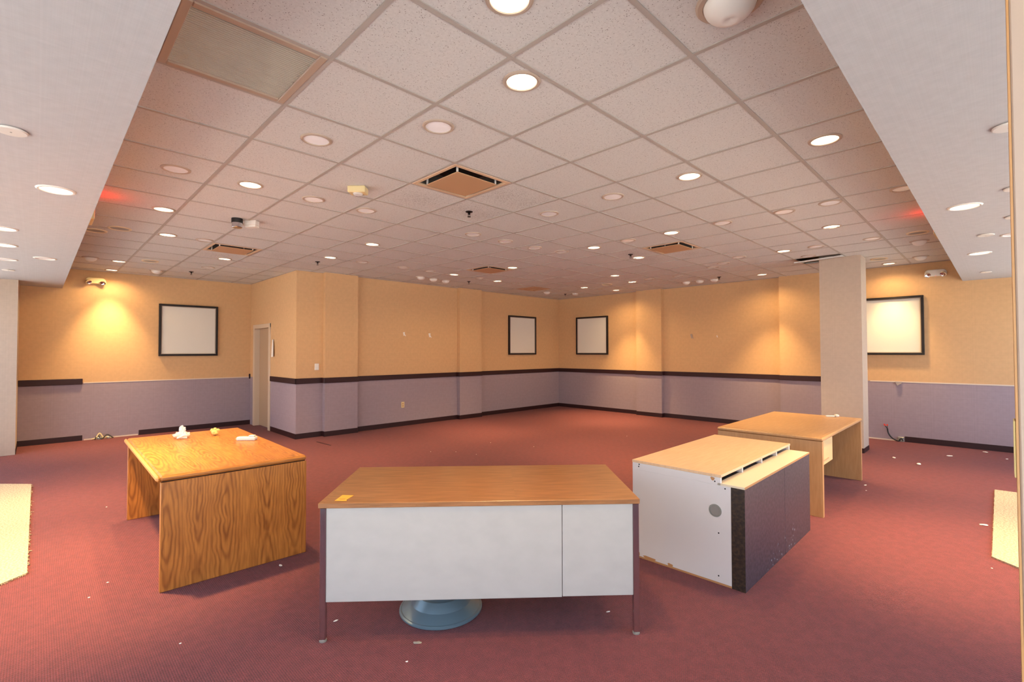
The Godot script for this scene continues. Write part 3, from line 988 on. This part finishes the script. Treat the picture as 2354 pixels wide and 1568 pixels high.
func build_fittings() -> void:
	emergency_light(Vector3(XF, 2.738, -0.72), PI / 2, "ivory twin-head emergency light on the yellow-lit far wall", false)
	emergency_light(Vector3(-0.725, 2.735, ZR), 0.0, "white twin-head emergency light on the long wall near the window-side soffit", true)
	# exit signs on the soffit faces
	for q in [[Vector3(-5.62, 2.755, SZ), PI, "exit sign on the soffit edge beside the speaker ring, seen edge-on"], [Vector3(SX, 2.755, -6.45), -PI / 2, "exit sign behind the window-side soffit edge, tinting the tiles red"]]:
		var t := thing("exit_sign", q[2], "exit sign", q[0], q[1])
		box("housing", Vector3(-0.15, -0.105, 0.001), Vector3(0.15, 0.10, 0.045), M.ivory, t, 0.006)
		box("lit_face", Vector3(-0.125, -0.08, 0.045), Vector3(0.125, 0.075, 0.047), M.red_glow, t)
		var l := OmniLight3D.new()
		l.name = "red_light"
		l.light_color = Color(1.0, 0.07, 0.03)
		l.light_energy = 0.03
		l.light_size = 0.05
		l.omni_range = 6.0
		l.omni_attenuation = 2.0
		l.shadow_enabled = true
		t.add_child(l)
		l.position = Vector3(0, 0.03, 0.12)
	# smoke detector, strobe and its box
	var t := thing("smoke_detector", "beige box-shaped detector on the ceiling left of the large diffuser", "detector", Vector3(-3.86, CEIL, -1.95), deg_to_rad(45))
	box("housing", Vector3(-0.075, -0.055, -0.05), Vector3(0.075, 0.001, 0.05), M.ivory, t, 0.006)
	lathe("lens_dome", [Vector2(0, -0.078), Vector2(0.025, -0.074), Vector2(0.040, -0.062), Vector2(0.042, -0.052)], M.clear, t, 24, Vector3(0.0, 0, 0.0), true)
	box("speaker_slot", Vector3(-0.045, -0.0565, -0.035), Vector3(0.045, -0.0548, -0.028), M.bronze, t)
	t = thing("strobe_alarm", "black and clear strobe alarm on the ceiling beside a small white box", "alarm", Vector3(-5.67, CEIL, -1.50), 0.0)
	lathe("base", [Vector2(0.052, -0.045), Vector2(0.054, -0.043), Vector2(0.054, 0.001)], M.black, t, 24)
	lathe("lens", [Vector2(0, -0.095), Vector2(0.046, -0.095), Vector2(0.050, -0.090), Vector2(0.050, -0.045)], M.chrome, t, 24)
	t = thing("junction_box", "small white box on the ceiling beside the black strobe alarm", "electrical box", Vector3(-5.66, CEIL, -1.64), deg_to_rad(40))
	box("housing", Vector3(-0.065, -0.07, -0.035), Vector3(0.065, 0.001, 0.035), M.white_enamel, t, 0.004)
	box("cover_seam", Vector3(-0.066, -0.052, -0.036), Vector3(0.066, -0.050, 0.036), M.tan, t)

func framed_board(called: String, label: String, at: Vector3, turn: float, w: float, h: float) -> void:
	# local +z away from the wall, origin at the centre
	var t := thing(called, label, "board", at, turn, "blank framed wall boards")
	var f := 0.035
	var d := 0.05
	box("frame_top", Vector3(-w / 2, h / 2 - f, 0.001), Vector3(w / 2, h / 2, d), M.frame, t, 0.004)
	box("frame_bottom", Vector3(-w / 2, -h / 2, 0.001), Vector3(w / 2, -h / 2 + f, d), M.frame, t, 0.004)
	for s in [-1, 1]:
		box("frame_side", Vector3(s * (w / 2 - f / 2) - f / 2, -h / 2 + f, 0.001), Vector3(s * (w / 2 - f / 2) + f / 2, h / 2 - f, d), M.frame, t, 0.004)
	box("panel", Vector3(-w / 2 + f, -h / 2 + f, 0.001), Vector3(w / 2 - f, h / 2 - f, 0.022), M.board, t)
	for s in [-1, 1]:
		box("inner_lip", Vector3(s * (w / 2 - f - 0.006) - 0.006, -h / 2 + f, 0.022), Vector3(s * (w / 2 - f - 0.006) + 0.006, h / 2 - f, 0.034), M.lip, t)
		box("inner_lip", Vector3(-w / 2 + f + 0.012, s * (h / 2 - f - 0.006) - 0.006, 0.022), Vector3(w / 2 - f - 0.012, s * (h / 2 - f - 0.006) + 0.006, 0.034), M.lip, t)

func build_wall_things() -> void:
	framed_board("wall_board", "black-framed blank white board on the far wall by the door", Vector3(XF, 1.916, -2.10), PI / 2, 0.96, 0.975)
	framed_board("wall_board", "dark-framed blank board on the pilaster wall next to the room corner", Vector3(XL, 1.902, -8.763), PI / 2, 0.98, 0.97)
	framed_board("wall_board", "dark-framed blank board on the long wall next to the room corner", Vector3(-7.405, 1.90, ZR), 0.0, 0.985, 0.975)
	framed_board("wall_board", "dark-framed blank board partly hidden by the free-standing column", Vector3(-1.365, 1.912, ZR), 0.0, 0.975, 0.965)
	# switch plate and socket
	var t := thing("light_switch", "white switch plate on the wall between the door corner and the first pilaster", "switch", Vector3(XL, 1.235, -3.545), PI / 2)
	box("plate", Vector3(-0.036, -0.058, 0.0), Vector3(0.036, 0.058, 0.02), M.white_enamel, t, 0.004)
	box("toggle", Vector3(-0.006, -0.012, 0.02), Vector3(0.006, 0.012, 0.03), M.white_enamel, t, 0.002)
	t = thing("wall_socket", "ivory socket low on the wall between the two pilasters", "socket", Vector3(XL, 0.425, -5.30), PI / 2)
	box("plate", Vector3(-0.036, -0.058, 0.0), Vector3(0.036, 0.058, 0.008), M.ivory, t, 0.003)
	for s in [-1, 1]:
		box("outlet", Vector3(-0.017, s * 0.022 - 0.014, 0.008), Vector3(0.017, s * 0.022 + 0.014, 0.0105), M.tan, t, 0.002)
	# paper hanging at the door frame
	t = thing("hanging_paper", "white folded paper hanging beside the door frame", "paper", Vector3(-9.62, 1.56, ZD))
	var st := begin()
	for s in [0.0, 0.004]:
		poly(st, [Vector3(-0.06, 0.16, 0.012 + s), Vector3(0.0, 0.17, 0.012 + s), Vector3(0.045, 0.04, 0.025 + s), Vector3(0.06, -0.15, 0.03 + s), Vector3(-0.09, -0.155, 0.018 + s)], Vector3(0, 0, 1 if s > 0 else -1))
	put("sheet", st, M.paper, t)
	box("tape", Vector3(-0.05, 0.14, 0.0), Vector3(-0.01, 0.175, 0.018), M.paper, t, 0.002)
	# bits of torn paper left on the walls
	for q in [[Vector3(XL, 1.835, -5.955), PI / 2, 0.035, "curled torn paper bit on the bare wall, right one of two"], [Vector3(XL, 1.85, -5.33), PI / 2, 0.03, "flat torn paper trace on the bare wall, left one of two"], [Vector3(-4.75, 1.81, ZR), 0.0, 0.04, "grey glue trace on the long wall between its pilasters"], [Vector3(-4.20, 1.80, ZR), 0.0, 0.018, "small white plaster spot on the long wall between its pilasters"]]:
		t = thing("torn_scrap", q[3], "paper scrap", q[0], q[1])
		var r: float = q[2]
		st = begin()
		poly(st, [Vector3(-r, r * 1.4, 0.004), Vector3(r * 0.3, r * 1.6, 0.012), Vector3(r * 0.5, -r * 0.6, 0.003), Vector3(-r * 0.4, -r, 0.002)], Vector3(0, 0, 1))
		poly(st, [Vector3(r * 0.5, -r * 0.6, 0.003), Vector3(r * 0.3, r * 0.3, 0.008), Vector3(r * 1.1, -r * 0.9, 0.016), Vector3(r * 0.8, -r * 1.3, 0.004)], Vector3(0, 0, 1))
		put("flap", st, M.paper if r < 0.036 else M.lip, t)
	t = thing("wallpaper_flap", "curled flap of torn wallpaper at the top of the lilac panel by the column", "wallpaper", Vector3(-1.216, 0.965, ZR))
	st = begin()
	poly(st, [Vector3(-0.05, 0.02, 0.004), Vector3(0.05, 0.02, 0.004), Vector3(0.035, -0.01, 0.03), Vector3(-0.015, -0.045, 0.035)], Vector3(0, -0.5, 1).normalized())
	put("flap", st, M.plaster, t)
	# pulled wires on both walls
	t = thing("floor_wires", "tangle of pale and black wires at the foot of the far wall", "wires", Vector3(XF, 0, -0.80), PI / 2)
	box("connector_box", Vector3(-0.03, 0.0, 0.03), Vector3(0.03, 0.04, 0.09), M.steel_box, t, 0.004)
	box("connector_box", Vector3(0.10, 0.0, 0.02), Vector3(0.16, 0.035, 0.07), M.steel_box, t, 0.004)
	tube("pale_wire", curve([Vector3(-0.10, 0.012, 0.06), Vector3(-0.05, 0.03, 0.07), Vector3(0.0, 0.10, 0.06), Vector3(0.05, 0.03, 0.07), Vector3(0.12, 0.03, 0.05), Vector3(0.16, 0.012, 0.08)]), 0.012, M.ivory, t)
	tube("black_wire", curve([Vector3(-0.06, 0.01, 0.10), Vector3(-0.03, 0.07, 0.05), Vector3(0.03, 0.012, 0.11), Vector3(0.10, 0.07, 0.05), Vector3(0.18, 0.012, 0.10)]), 0.008, M.cable, t)
	t = thing("wire_pigtail", "black cable with orange wire nuts rising from the floor at the long wall", "wires", Vector3(-1.236, 0, ZR))
	tube("cable", curve([Vector3(0.05, 0.03, 0.02), Vector3(0.0, 0.012, 0.05), Vector3(-0.07, 0.05, 0.06), Vector3(-0.12, 0.12, 0.05), Vector3(-0.135, 0.20, 0.04)]), 0.010, M.cable, t)
	for s in [[-0.165, 0.245], [-0.135, 0.25], [-0.175, 0.255]]:
		tube("wire", [Vector3(-0.135, 0.195, 0.04), Vector3(s[0] * 0.5 - 0.0675, 0.225, 0.045), Vector3(s[0], s[1], 0.045)], 0.004, M.cable, t, 6)
		lathe("wire_nut", [Vector2(0, -0.004), Vector2(0.010, -0.004), Vector2(0.007, 0.020), Vector2(0, 0.022)], M.orange, t, 10, Vector3(s[0], s[1], 0.045))
	box("metal_box", Vector3(0.0, 0.0, 0.002), Vector3(0.075, 0.075, 0.04), M.steel_box, t, 0.005)
	tube("box_wire", curve([Vector3(0.02, 0.03, 0.04), Vector3(0.05, 0.055, 0.07), Vector3(0.07, 0.02, 0.06)]), 0.007, M.cable, t)

# ------------------------------------------------------------------ furniture
func build_oak_desk() -> void:
	var t := thing("oak_desk", "golden oak desk with slab ends and rounded top edge", "desk", Vector3(-4.625, 0, -1.03), deg_to_rad(-1.0))
	var L := 0.925
	var D := 0.45
	var top := begin()
	add_box(top, Vector3(-L, 0.690, -D), Vector3(L, 0.725, D), 0.011, 0)
	put("top", top, M.oak, t)
	box("end_panel", Vector3(L - 0.045, 0, -D), Vector3(L - 0.004, 0.684, D - 0.004), M.oak, t, 0.003, 1)
	box("end_panel", Vector3(-L + 0.004, 0, -D), Vector3(-L + 0.045, 0.684, D - 0.004), M.oak, t, 0.003, 1)
	box("modesty_panel", Vector3(-L + 0.045, 0.22, -D + 0.09), Vector3(L - 0.045, 0.684, -D + 0.11), M.oak, t, 0.002, 1)
	box("groove_strip", Vector3(L - 0.043, 0.684, -D + 0.01), Vector3(L - 0.012, 0.690, D - 0.012), M.bronze, t)
	box("groove_strip", Vector3(-L + 0.012, 0.684, -D + 0.01), Vector3(-L + 0.043, 0.690, D - 0.012), M.bronze, t)
	box("bullnose", Vector3(-L, 0.688, D - 0.002), Vector3(L, 0.724, D + 0.022), mat(Color(0.79, 0.51, 0.225), 0.34), t, 0.015, 0)
	# what lies on it
	var h := 0.725
	t = thing("plastic_bag", "crumpled clear plastic wrapping on the oak desk", "plastic bag", Vector3(-5.21, h, -0.945))
	lump("wrap", Vector3(0.17, 0.055, 0.12), 4, 0.7, M.clear, t)
	lump("knot", Vector3(0.07, 0.09, 0.05), 9, 0.6, M.clear, t, Vector3(-0.01, 0.012, -0.01))
	t = thing("foam_lump", "small yellow star-shaped foam lump on the oak desk", "foam lump", Vector3(-5.17, h, -1.20))
	lump("core", Vector3(0.062, 0.055, 0.062), 3, 0.25, M.foam, t, Vector3.ZERO, 10)
	for k in 5:
		var a := TAU * k / 5 + 0.3
		lump("point", Vector3(0.032, 0.032, 0.032), 20 + k, 0.2, M.foam, t, Vector3(0.0, 0.014 + 0.028 * (0.5 + 0.5 * sin(a)), 0.0) + Vector3(-cos(a) * 0.7, 0, cos(a) * 0.7) * 0.03, 8)
	t = thing("plug_adapter", "white plastic power adapter on the oak desk", "adapter", Vector3(-4.69, h, -1.335), deg_to_rad(50))
	box("body", Vector3(-0.08, 0, -0.03), Vector3(0.08, 0.032, 0.03), M.white_enamel, t, 0.008)
	box("raised_cap", Vector3(0.02, 0.032, -0.022), Vector3(0.07, 0.045, 0.022), M.white_enamel, t, 0.006)
	for s in [-1, 1]:
		box("prong", Vector3(-0.095, 0.012, s * 0.011 - 0.001), Vector3(-0.08, 0.018, s * 0.011 + 0.001), M.brass, t)

func build_white_desk() -> void:
	var t := thing("steel_desk", "white panelled desk with brown laminate top and chrome legs", "desk", Vector3(-2.487, 0, -1.072), deg_to_rad(47.689))
	var dp := -0.785
	box("top", Vector3(-0.027, 0.690, dp), Vector3(1.662, 0.717, 0.0), M.walnut, t, 0.0025, 0)
	for q in [[-0.019, -0.035], [1.627, -0.035], [-0.019, dp + 0.005], [1.627, dp + 0.005]]:
		var leg := box("leg", Vector3(q[0], 0.012, q[1]), Vector3(q[0] + 0.031, 0.690, q[1] + 0.030), M.chrome, t, 0.002)
		lathe("glide", [Vector2(0.0, 0.0), Vector2(0.019, 0.0), Vector2(0.019, 0.008), Vector2(0.010, 0.013), Vector2(0.0, 0.013)], M.steel_box, leg, 16, Vector3(q[0] + 0.0155, 0, q[1] + 0.015))
	box("modesty_panel", Vector3(0.0125, 0.203, -0.030), Vector3(1.2455, 0.690, -0.010), M.white_laminate, t, 0.0015)
	box("pedestal_panel", Vector3(1.2485, 0.206, -0.030), Vector3(1.6265, 0.690, -0.010), M.white_laminate, t, 0.0015)
	box("pedestal", Vector3(1.25, 0.206, dp + 0.04), Vector3(1.62, 0.690, -0.031), M.white_laminate, t, 0.002)
	box("side_panel", Vector3(0.0125, 0.45, dp + 0.04), Vector3(0.030, 0.690, -0.031), M.white_laminate, t, 0.002)
	box("back_apron", Vector3(0.031, 0.60, dp + 0.02), Vector3(1.249, 0.690, dp + 0.038), M.white_laminate, t, 0.002)
	t = thing("sticky_note", "torn yellow paper slip on the front corner of the brown desktop", "paper slip", Vector3(-2.495, 0.717, -1.19), deg_to_rad(47.7))
	var st := begin()
	for s in [0.0002, 0.0016]:
		poly(st, [Vector3(-0.036, s, 0.05), Vector3(0.030, s, 0.055), Vector3(0.022, s + 0.0, 0.03), Vector3(0.038, s, -0.045), Vector3(-0.026, s, -0.055)], Vector3(0, 1 if s > 0.001 else -1, 0))
	put("slip", st, M.note, t)
	var u := begin()
	for k in 3:
		add_box(u, Vector3(-0.022 + 0.004 * k, 0.0016, 0.012 + 0.010 * k), Vector3(0.012, 0.0019, 0.0145 + 0.010 * k))
	put("print", u, mat(Color(0.70, 0.48, 0.16), 0.8), t)
	# round pedestal foot below
	t = thing("pedestal_base", "round grey-green metal pedestal base under the white desk", "pedestal base", Vector3(-2.34, 0, -1.716))
	lathe("dish", [Vector2(0.0, 0.0), Vector2(0.236, 0.0), Vector2(0.240, 0.004), Vector2(0.240, 0.012), Vector2(0.232, 0.018), Vector2(0.225, 0.018), Vector2(0.175, 0.052), Vector2(0.140, 0.095), Vector2(0.128, 0.098), Vector2(0.10, 0.115), Vector2(0.05, 0.15)], M.tulip, t, 64)
	lathe("column", [Vector2(0.05, 0.15), Vector2(0.034, 0.20), Vector2(0.030, 0.30), Vector2(0.034, 0.42), Vector2(0.06, 0.45), Vector2(0.0, 0.45)], M.tulip, t, 32, Vector3.ZERO, true)

func build_cabinet() -> void:
	# world-aligned; local origin at the near front foot
	var t := thing("white_cabinet", "white cabinet with pale maple top and dark grey front panels", "cabinet", Vector3(-1.141, 0, -3.156), deg_to_rad(0.5))
	var Z := -1.485
	box("top", Vector3(-0.795, 0.684, Z - 0.01), Vector3(-0.146, 0.702, -0.004), M.maple_pale, t, 0.0015, 2)
	for z in [[-0.020, 0.0], [Z, Z + 0.020]]:
		var s := begin()
		add_box(s, Vector3(-0.79, 0.012, z[0]), Vector3(-0.084, 0.636, z[1]), 0.001)
		add_box(s, Vector3(-0.79, 0.636, z[0]), Vector3(-0.148, 0.684, z[1]), 0.001)
		put("side_panel", s, M.cabinet_white, t)
		box("side_foot", Vector3(-0.79, 0.0, z[0]), Vector3(-0.084, 0.012, z[1]), M.chip, t)
	box("back_panel", Vector3(-0.79, 0.0, Z + 0.02), Vector3(-0.775, 0.684, -0.02), M.cabinet_white, t)
	box("bottom_board", Vector3(-0.775, 0.05, Z + 0.02), Vector3(-0.084, 0.068, -0.02), M.cabinet_white, t)
	box("ledge", Vector3(-0.17, 0.636, Z), Vector3(0.0, 0.650, 0.0), mat(Color(0.88, 0.82, 0.70), 0.5), t, 0.001)
	box("ledge_edging", Vector3(0.0, 0.637, Z), Vector3(0.0015, 0.650, 0.0), M.chip, t)
	for z in [[-0.806, 0.0], [Z, -0.809]]:
		box("front_panel", Vector3(-0.080, 0.0, z[0]), Vector3(0.0, 0.636, z[1]), M.grey_laminate, t, 0.0015)
	box("edge_strip", Vector3(-0.0835, 0.0, 0.0), Vector3(-0.0005, 0.636, 0.0012), M.brown_edge, t)
	for k in [-0.40, -0.80, -1.15]:
		box("divider", Vector3(-0.30, 0.650, k), Vector3(-0.150, 0.684, k + 0.018), M.cabinet_white, t)
	box("inner_rail", Vector3(-0.34, 0.650, Z + 0.02), Vector3(-0.32, 0.684, -0.02), M.steel_box, t)
	# cable hole: a ring with the dark inside behind it
	var st := begin()
	var face := Basis(Vector3.RIGHT, PI / 2)
	add_lathe(st, [Vector2(0.034, 0.0002), Vector2(0.034, 0.003), Vector2(0.041, 0.003), Vector2(0.041, 0.0002)], 32, Vector3.ZERO, face)
	var ring := put("cable_grommet", st, M.steel_box, t, Vector3(-0.185, 0.468, 0.0))
	st = begin()
	add_lathe(st, [Vector2(0, 0.0006), Vector2(0.0345, 0.0006), Vector2(0.0345, 0.0002)], 32, Vector3.ZERO, face)
	put("grommet_cap", st, mat(Color(0.55, 0.53, 0.50), 0.6), ring)
	for q in [[-0.164, 0.328], [-0.167, 0.054], [-0.185, 0.656], [-0.739, 0.660], [-0.12, 0.62], [-0.735, 0.676]]:
		st = begin()
		add_lathe(st, [Vector2(0, 0.0006), Vector2(0.005, 0.0006), Vector2(0.005, 0.0001)], 10, Vector3.ZERO, face)
		put("screw_hole", st, M.black, t, Vector3(q[0], q[1], 0.0))
	# chipped laminate along the lower edge and at the corner
	for q in [[-0.66, 0.014, 0.13, 0.030], [-0.50, 0.014, 0.05, 0.036], [-0.20, 0.668, 0.035, 0.03], [-0.755, 0.02, 0.05, 0.06]]:
		st = begin()
		var pts := []
		for k in 9:
			var a := TAU * k / 9
			pts.append(Vector3(cos(a) * q[2] * (0.8 + 0.2 * sin(k * 2.3)) * 0.5, sin(a) * q[3] * (0.8 + 0.2 * cos(k * 1.7)) * 0.5, 0.0008))
		poly(st, pts, Vector3(0, 0, 1))
		put("chipped_patch", st, M.chip, t, Vector3(q[0], q[1] + 0.004, 0.0))
	# white paint scuffs low on the grey front
	rng.seed = 71
	var sc := begin()
	for k in 26:
		var z := rng.randf_range(-1.1, -0.35)
		var y := clampf(rng.randfn(0.07, 0.045), 0.015, 0.25)
		var r := rng.randf_range(0.003, 0.010)
		poly(sc, [Vector3(0.0006, y - r * 0.6, z - r), Vector3(0.0006, y + r, z - r * 0.3), Vector3(0.0006, y + r * 0.4, z + r), Vector3(0.0006, y - r, z + r * 0.5)], Vector3(1, 0, 0))
	var scuff := put("scuff_marks", sc, mat(Color(0.55, 0.55, 0.58), 0.7), t)
	scuff.set_meta("kind", "stuff")

func build_maple_desk() -> void:
	var t := thing("maple_desk", "light maple desk with slab ends behind the white cabinet", "desk", Vector3(-1.145, 0, -5.05), deg_to_rad(0.4))
	var W := -0.945
	var Z := -1.80
	box("top", Vector3(W, 0.683, Z), Vector3(0.0, 0.716, 0.0), M.maple, t, 0.010, 2)
	box("top_inlay", Vector3(W + 0.03, 0.716, Z + 0.03), Vector3(-0.045, 0.7168, -0.045), M.maple, t, 0.0, 2)
	box("end_panel", Vector3(W + 0.004, 0, -0.045), Vector3(-0.006, 0.681, -0.004), M.maple, t, 0.002, 1)
	box("end_panel", Vector3(W + 0.004, 0, Z + 0.004), Vector3(-0.006, 0.681, Z + 0.045), M.maple, t, 0.002, 1)
	box("modesty_panel", Vector3(W + 0.06, 0.20, Z + 0.045), Vector3(W + 0.08, 0.681, -0.045), M.maple, t, 0.002, 1)
	var d := box("drawer", Vector3(-0.60, 0.42, -0.62), Vector3(-0.056, 0.681, -0.046), mat(Color(0.86, 0.74, 0.52), 0.45), t, 0.002)
	box("drawer_pull", Vector3(-0.057, 0.46, -0.45), Vector3(-0.050, 0.468, -0.20), M.tan, d)
	t = thing("plastic_clip", "small white plastic clip lying on the maple desk", "plastic clip", Vector3(-1.425, 0.7168, -7.0 + 0.25), deg_to_rad(35))
	box("stem", Vector3(-0.08, 0, -0.012), Vector3(0.02, 0.016, 0.012), M.white_enamel, t, 0.005)
	box("head", Vector3(0.02, 0, -0.026), Vector3(0.06, 0.03, 0.026), M.white_enamel, t, 0.008)

func build_floor_things() -> void:
	# pale carpet remnants in the two window bays
	var t := thing("carpet_remnant", "cream carpet remnant on the red floor at the left photo edge", "carpet", Vector3(-6.2, 0, 0.4))
	var st := begin()
	add_prism(st, [Vector2(-1.552, -0.382), Vector2(1.54, -0.376), Vector2(2.03, 0.2), Vector2(2.15, 0.54), Vector2(-2.25, 0.54), Vector2(-2.05, 0.1)], 0.001, 0.012)
	put("pile", st, M.remnant, t)
	rng.seed = 9
	fringe(t, Vector3(-1.552, 0, -0.382), Vector3(1.54, 0, -0.376), 110)
	fringe(t, Vector3(1.54, 0, -0.376), Vector3(2.03, 0, 0.2), 40)
	t = thing("carpet_remnant", "cream carpet remnant on the red floor beside the open door edge", "carpet", Vector3(0.4, 0, -6.0))
	st = begin()
	add_prism(st, [Vector2(-0.482, -1.334), Vector2(-0.477, 1.051), Vector2(-0.45, 1.08), Vector2(0.54, 1.95), Vector2(0.54, -1.42)], 0.001, 0.012)
	put("pile", st, M.remnant, t)
	fringe(t, Vector3(-0.482, 0, -1.334), Vector3(-0.477, 0, 1.051), 150)
	t = thing("metal_strip", "thin dark strip lying on the carpet in front of the door corner", "metal strip", Vector3(-7.815, 0, -3.37), deg_to_rad(4.0))
	box("strip", Vector3(-0.23, 0.0005, -0.008), Vector3(0.23, 0.004, 0.008), M.bronze, t, 0.001)
	# litter
	var bits := [[-2.637, -1.212, 0.022, "white paper scrap beside the left chrome leg of the white desk"], [-2.141, -1.421, 0.032, "grey oblong chip in front of the pedestal base"], [-1.62, -2.369, 0.02, "white scrap in the shade near the right chrome leg"], [-1.089, -8.56, 0.06, "long white plaster chip nearest the column on the right-hand floor"], [-0.798, -8.301, 0.075, "largest white plaster chip on the right-hand floor"], [-0.551, -9.253, 0.06, "round pinkish plaster chip before the long wall"], [-0.202, -9.973, 0.05, "white chip against the dark base of the long wall"], [0.02, -9.55, 0.03, "white crumb closest to the open door edge at the long wall"], [-1.098, -6.603, 0.03, "white crumb at the foot of the maple desk"], [-3.584, -1.244, 0.03, "curled white scrap in front of the oak desk panel"], [-0.136, -5.817, 0.05, "torn white fibre beside the cream remnant"]]
	for q in bits:
		var b := thing("floor_scrap", q[3], "scrap", Vector3(q[0], 0, q[1]), rng.randf() * TAU)
		var s: float = q[2]
		lump("chip", Vector3(s * 1.3, maxf(s * 0.22, 0.004), s * 0.6), int(s * 1000) + 3, 0.6, M.paper if s != 0.032 else M.steel_box, b, Vector3.ZERO, 10)
	for q in [[-6.029, -4.226], [-5.761, -4.493], [-5.405, -4.59], [-4.672, -7.441], [-5.927, -5.342], [-4.121, -0.352], [-3.95, -0.25], [-6.126, -0.507], [-5.2, -5.6], [-4.2, -4.0], [-1.05, -6.36], [-0.076, -4.712], [-3.4, -6.0], [-3.0, -0.55], [-2.05, -1.30]]:
		var b := thing("carpet_crumb", "tiny pale crumb on the open red carpet", "crumb", Vector3(q[0], 0, q[1]), rng.randf() * TAU, "crumbs on the carpet")
		lump("crumb", Vector3(0.013, 0.005, 0.009), int(absf(q[0]) * 100), 0.5, M.paper, b, Vector3.ZERO, 8)

func fringe(parent: Node3D, a: Vector3, b: Vector3, n: int) -> void:
	var st := begin()
	var d := (b - a).normalized()
	var out := Vector3(d.z, 0, -d.x)
	for k in n:
		var p := a.lerp(b, rng.randf())
		var l := rng.randf_range(0.002, 0.012)
		if rng.randf() < 0.05:
			l *= 2.5
		var w := rng.randf_range(0.001, 0.003)
		var e := p + out * l + d * rng.randf_range(-0.015, 0.015)
		var y0 := rng.randf_range(0.003, 0.010)
		add_tube(st, [p - out * 0.004 + Vector3(0, y0, 0), (p + e) * 0.5 + Vector3(0, y0 + 0.003, 0), e + Vector3(0, 0.0025, 0)], w, 4)
	var o := put("frayed_threads", st, M.remnant, parent)
	o.set_meta("kind", "stuff")

func _ready() -> void:
	setup_view_and_light()
	make_materials()
	build_shell()
	build_trim()
	build_doors()
	build_ceiling()
	build_air()
	build_lights()
	build_oak_desk()
	build_white_desk()
	build_cabinet()
	build_maple_desk()
	build_wall_things()
	build_fittings()
	build_floor_things()
